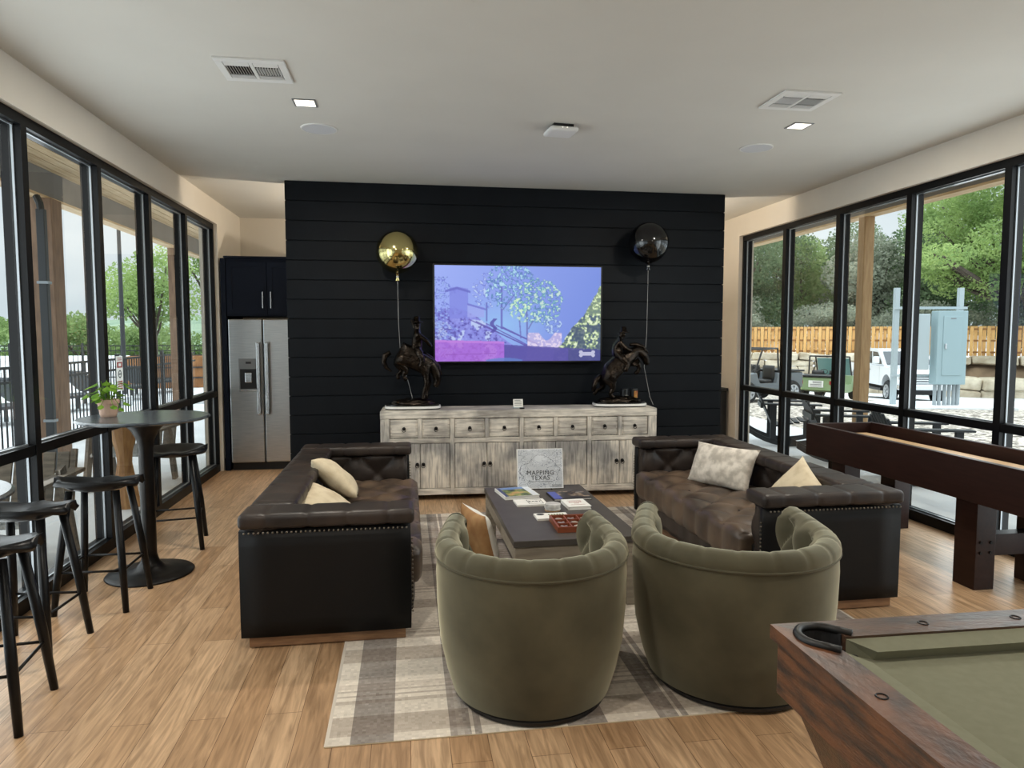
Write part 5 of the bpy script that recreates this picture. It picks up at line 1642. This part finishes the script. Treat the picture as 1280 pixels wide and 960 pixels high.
# ------------------------------------------------------------------ shuffleboard table
t = thing('shuffleboard_table', 'long dark walnut shuffleboard table along the right windows', 'shuffleboard table', (3.735, 4.34, 0))
bm = B(); SWX, SL = .315, 1.13
for a in ((-SWX, -SWX+.045, -SL, SL), (SWX-.045, SWX, -SL, SL), (-SWX+.045, SWX-.045, -SL, -SL+.045), (-SWX+.045, SWX-.045, SL-.045, SL)):
    box(bm, a[0], a[1], a[2], a[3], .555, .82, bev=.003)
obj('cabinet', bm, M['dwood'], t)
obj('gutter', box1(-SWX+.045, SWX-.045, -SL+.045, SL-.045, .56, .60), M['leather_b'], t)
obj('play_board', box1(-.175, .175, -SL+.12, SL-.12, .6005, .745, bev=.003), M['maple'], t)
for y in (-.57, .73):
    for x in (-.205, .245):
        obj('leg', box1(x-.07, x+.07, y-.085, y+.085, 0, .5545, bev=.004), M['dwood'], t)
    sr = obj('stretcher', box1(-.1345, .1745, y-.045, y+.045, .20, .335, bev=.003), M['dwood'], t)
    bm = B()
    for bx in (-.25, -.16):
        for z in (.235, .30):
            lathe(bm, [(0, -.006), (.009, -.006), (.009, .0), (0, .0)], 10)
            for v in bm.verts[-2*10-2:] if False else []: pass
    bm.free(); bm = B()
    for bx in (-.24, -.17):
        for z in (.235, .30): tube(bm, [(bx, y-.086, z), (bx, y-.092, z)], .010, 10)
    obj('bolt', bm, M['iron'], sr)

# ------------------------------------------------------------------ pool table
t = thing('pool_table', 'rustic brown pool table with olive felt in the near right corner', 'pool table', (.965, 1.685, 0), math.radians(-1.0))
PW, PL, PZ = 1.45, 2.55, .80
pr_ = .085      # pocket radius
def rail_bm(x0, x1, y0, y1):
    return box1(x0, x1, y0, y1, .765, PZ, bev=.004)
R_ = .10
def bite(cx, cy, a0, a1, n=12):
    return [(cx+.060*math.cos(math.radians(a0+(a1-a0)*k/n)), cy+.060*math.sin(math.radians(a0+(a1-a0)*k/n))) for k in range(n+1)]
PC = .095
left_rail = [(0, 0)]+bite(PC, -PC, 135, 275)+bite(PC, -PL+PC, 85, 225)+[(0, -PL)]
back_rail = [(0, 0)]+bite(PC, -PC, 135, -5)+bite(PW-PC, -PC, 185, 45)+[(PW, 0)]
for nm, poly, mm in (('rail', left_rail, 'rustic'), ('rail', [(PW-x, y) for x, y in left_rail], 'rustic'),
                     ('rail', back_rail, 'rustic_x'), ('rail', [(x, -PL-y) for x, y in back_rail], 'rustic_x')):
    bm = B(); prism(bm, poly, .762, PZ, 'z'); obj(nm, bm, M[mm], t)
for a in ((0.014, .06, -PL+.014, -.014), (PW-.06, PW-.014, -PL+.014, -.014)): obj('side_apron', box1(a[0], a[1], a[2], a[3], .615, .7615, bev=.004), M['rustic'], t)
for a in ((.0605, PW-.0605, -.06, -.014), (.0605, PW-.0605, -PL+.014, -PL+.06)): obj('end_apron', box1(a[0], a[1], a[2], a[3], .615, .7612, bev=.004), M['rustic_x'], t)
bm = B(); prism(bm, [(.045, .614), (PW-.045, .614), (PW-.11, .43), (.11, .43)], -PL+.045, -.045, 'y'); 
for v in bm.verts:
    if v.co.z < .5: v.co.y = -.11 if v.co.y > -PL/2 else -PL+.11
obj('lower_cabinet', bm, M['rustic_x'], t)
for x in (.22, PW-.22):
    for y in (-.25, -PL+.25):
        bm = B(); prism(bm, [(x-.09, 0), (x+.09, 0), (x+.11, .429), (x-.11, .429)], y-.10, y+.10, 'y'); obj('leg', bm, M['rustic'], t)
obj('slate_bed', box1(.06, PW-.06, -PL+.06, -.06, .70, .755), M['felt'], t)
def cushion(pts_xy, inward):
    bm = B()
    # trapezoid plan with mitred ends, sloping nose
    prism(bm, pts_xy, .757, PZ-.004, 'z')
    return bm
n = .055
def cush(p0, p1, inw, m0, m1):
    """outer edge p0->p1, nose offset inw, mitre m0/m1 along the edge"""
    p0, p1, inw = Vector(p0), Vector(p1), Vector(inw)
    d = (p1-p0).normalized()
    q0, q1 = p0+inw+d*m0, p1+inw-d*m1
    bm = B()
    z0, z1 = .7555, PZ-.006
    a = [bm.verts.new((p.x, p.y, z)) for p, z in ((p0, z0), (p1, z0), (p1, z1), (p0, z1))]
    b = [bm.verts.new((p.x, p.y, z)) for p, z in ((q0-inw*.25, z0), (q1-inw*.25, z0), (q1, z1-.012), (q0, z1-.012))]
    for q in ((0, 1, 2, 3),): bm.faces.new([a[i] for i in q]); bm.faces.new([b[i] for i in q][::-1])
    for i in range(4): bm.faces.new((a[i], b[i], b[(i+1) % 4], a[(i+1) % 4]))
    obj('cushion', bm, M['felt'], t)
CK = .155
cush((R_+.001, -CK), (R_+.001, -PL/2+.07), (n, 0), .05, .02)
cush((R_+.001, -PL/2-.07), (R_+.001, -PL+CK), (n, 0), .02, .05)
cush((PW-R_-.001, -CK), (PW-R_-.001, -PL/2+.07), (-n, 0), .05, .02)
cush((PW-R_-.001, -PL/2-.07), (PW-R_-.001, -PL+CK), (-n, 0), .02, .05)
cush((CK, -R_-.001), (PW-CK, -R_-.001), (0, -n), .05, .05)
cush((CK, -PL+R_+.001), (PW-CK, -PL+R_+.001), (0, n), .05, .05)
for (cx, cy, a0) in ((.095, -.095, 135), (PW-.095, -.095, 45), (.095, -PL+.095, 225), (PW-.095, -PL+.095, 315)):
    e = B(); rr = .062
    pts = [(cx+rr*math.cos(math.radians(a0+q)), cy+rr*math.sin(math.radians(a0+q)), PZ+.003) for q in range(-100, 101, 10)]
    dv = Vector((-math.cos(math.radians(a0)), -math.sin(math.radians(a0)), 0))
    pts = [tuple(Vector(pts[0])+dv*.045)]+pts+[tuple(Vector(pts[-1])+dv*.045)]
    tube(e, pts, .0115, 8); lip = obj('pocket_lip', e, M['rubber'], t, smooth=True)
    e = B()
    ar = [math.radians(a0+q) for q in range(-125, 126, 10)]
    for q0, q1 in zip(ar, ar[1:]):
        vv = [e.verts.new((cx+r*math.cos(q), cy+r*math.sin(q), z)) for r, z in ((.0592, .7576), (.0592, PZ-.001), (.0570, PZ-.001), (.0570, .7576)) for q in (q0, q1)]
        for f in ((0, 1, 3, 2), (2, 3, 5, 4), (4, 5, 7, 6)): e.faces.new([vv[i] for i in f])
    obj('pocket_liner', e, M['darkv'], lip)
    e = B(); lathe(e, [(0, .7555), (.085, .7555), (.085, .7575), (0, .7575)], 28, (cx, cy, 0)); obj('pocket_mouth', e, M['darkv'], lip)
for (cx, cy) in ((.085, -PL/2), (PW-.085, -PL/2)):
    e = B(); lathe(e, [(0, PZ-.002), (.055, PZ-.002), (.055, PZ+.0008), (0, PZ+.0008)], 28, (cx, cy, 0)); obj('pocket_mouth', e, M['blackp'], t)
for k in range(1, 9):
    if k in (4,): continue
    for x in (.05, PW-.05):
        e = B(); y = -.105-k*.28
        if k == 4 or y < -PL+.2: continue
        for q in range(16):
            tube(e, [(x+.012*math.cos(2*PI*j/16), y+.012*math.sin(2*PI*j/16), PZ+.0003) for j in (q, q+1)], .0022, 5)
        obj('rail_sight', e, M['iron'], t)
for k in range(1, 5):
    for y in (-.05, -PL+.05):
        e = B(); x = .165+k*.28-.03
        if x > PW-.2: continue
        for q in range(16):
            tube(e, [(x+.012*math.cos(2*PI*j/16), y+.012*math.sin(2*PI*j/16), PZ+.0003) for j in (q, q+1)], .0022, 5)
        obj('rail_sight', e, M['iron'], t)

# ------------------------------------------------------------------ ceiling fittings
def vent(loc, label):
    t = thing('ceiling_vent', label, 'air vent', loc, 0, 'white ceiling vents')
    z = 0
    bm = B()
    for a in ((-.19, .19, -.17, -.125), (-.19, .19, .125, .17), (-.19, -.15, -.125, .125), (.15, .19, -.125, .125)): box(bm, a[0], a[1], a[2], a[3], -.012, 0, bev=.002)
    obj('frame', bm, M['whitep'], t)
    obj('duct', box1(-.15, .15, -.125, .125, -.0025, -.0005), M['darkv'], t)
    obj('centre_bar', box1(-.01, .01, -.125, .125, -.010, -.003), M['whitep'], t)
    bm = B()
    for s in (-1, 1):
        for k in range(9):
            x = s*(.022+.0148*k)
            box(bm, -.0011, .0011, -.05, .062, -.005, .005, mtx=T(x, 0, -.0075) @ RY(s*.5))
    obj('louvre', bm, M['whitep'], t)
    for s in (-1, 1):
        for y0, sg in ((-.115, 1), (.075, -1)):
            bm = B()
            for k in range(4):
                x0, x1 = (.014, .145) if s > 0 else (-.145, -.014)
                box(bm, x0, x1, -.0012, .0012, -.006, .006, mtx=T(0, y0+.0125*k, -.008) @ RX(sg*.7))
            obj('end_louvre', bm, M['whitep'], t)
    return t
vent((-.845, 4.24, HC), 'white rectangular air vent at the left of the ceiling')
vent((2.53, 4.24, HC), 'white rectangular air vent at the right of the ceiling')
def downlight(loc, label):
    t = thing('recessed_light', label, 'ceiling light', loc, 0, 'square recessed ceiling lights')
    bm = B()
    for a in ((-.074, .074, -.074, -.062), (-.074, .074, .062, .074), (-.074, -.062, -.062, .062), (.062, .074, -.062, .062)): box(bm, a[0], a[1], a[2], a[3], -.005, 0)
    obj('trim_ring', bm, M['greyp'], t)
    obj('lens', box1(-.0619, .0619, -.0619, .0619, -.004, 0), M['lampg'], t)
    area((loc[0], loc[1], loc[2]-.012), .12, LAMP, WARM)
    return t
downlight((-.64, 4.78, HC), 'small lit square recessed light beside the left ceiling vent')
downlight((2.84, 4.75, HC), 'small lit square recessed light beside the right ceiling vent')
for x, lb in ((-.62, 'flush round speaker grille in the ceiling, left one'), (2.83, 'flush round speaker grille in the ceiling, right one')):
    t = thing('ceiling_speaker', lb, 'speaker', (x, 5.35, HC), 0, 'round ceiling speakers')
    bm = B(); lathe(bm, [(.121, 0), (.132, 0), (.131, -.006), (.122, -.008), (.121, 0)], 48); obj('rim', bm, M['whitep'], t)
    bm = B(); lathe(bm, [(0, -.006), (.121, -.006), (.121, -.001), (0, -.001)], 48); obj('grille', bm, M['greyg'], t)
t = thing('wireless_access_point', 'white rounded-square device on a dark mount at the ceiling centre', 'ceiling device', (1.13, 5.03, HC), .1)
bm = padded((.21, .21, .032), (10, 10, 3), .014); obj('body', bm, M['whitep'], t, smooth=True, loc=(0, 0, -.055))
obj('mount', box1(-.075, .075, -.075, .075, -.0225, 0), M['blackp'], t)
bm = B()
for x in (-.02, .015): bmesh.ops.create_uvsphere(bm, u_segments=6, v_segments=4, radius=.003, matrix=T(x, -.106, -.035))
obj('status_light', bm, M['lampg'], t)
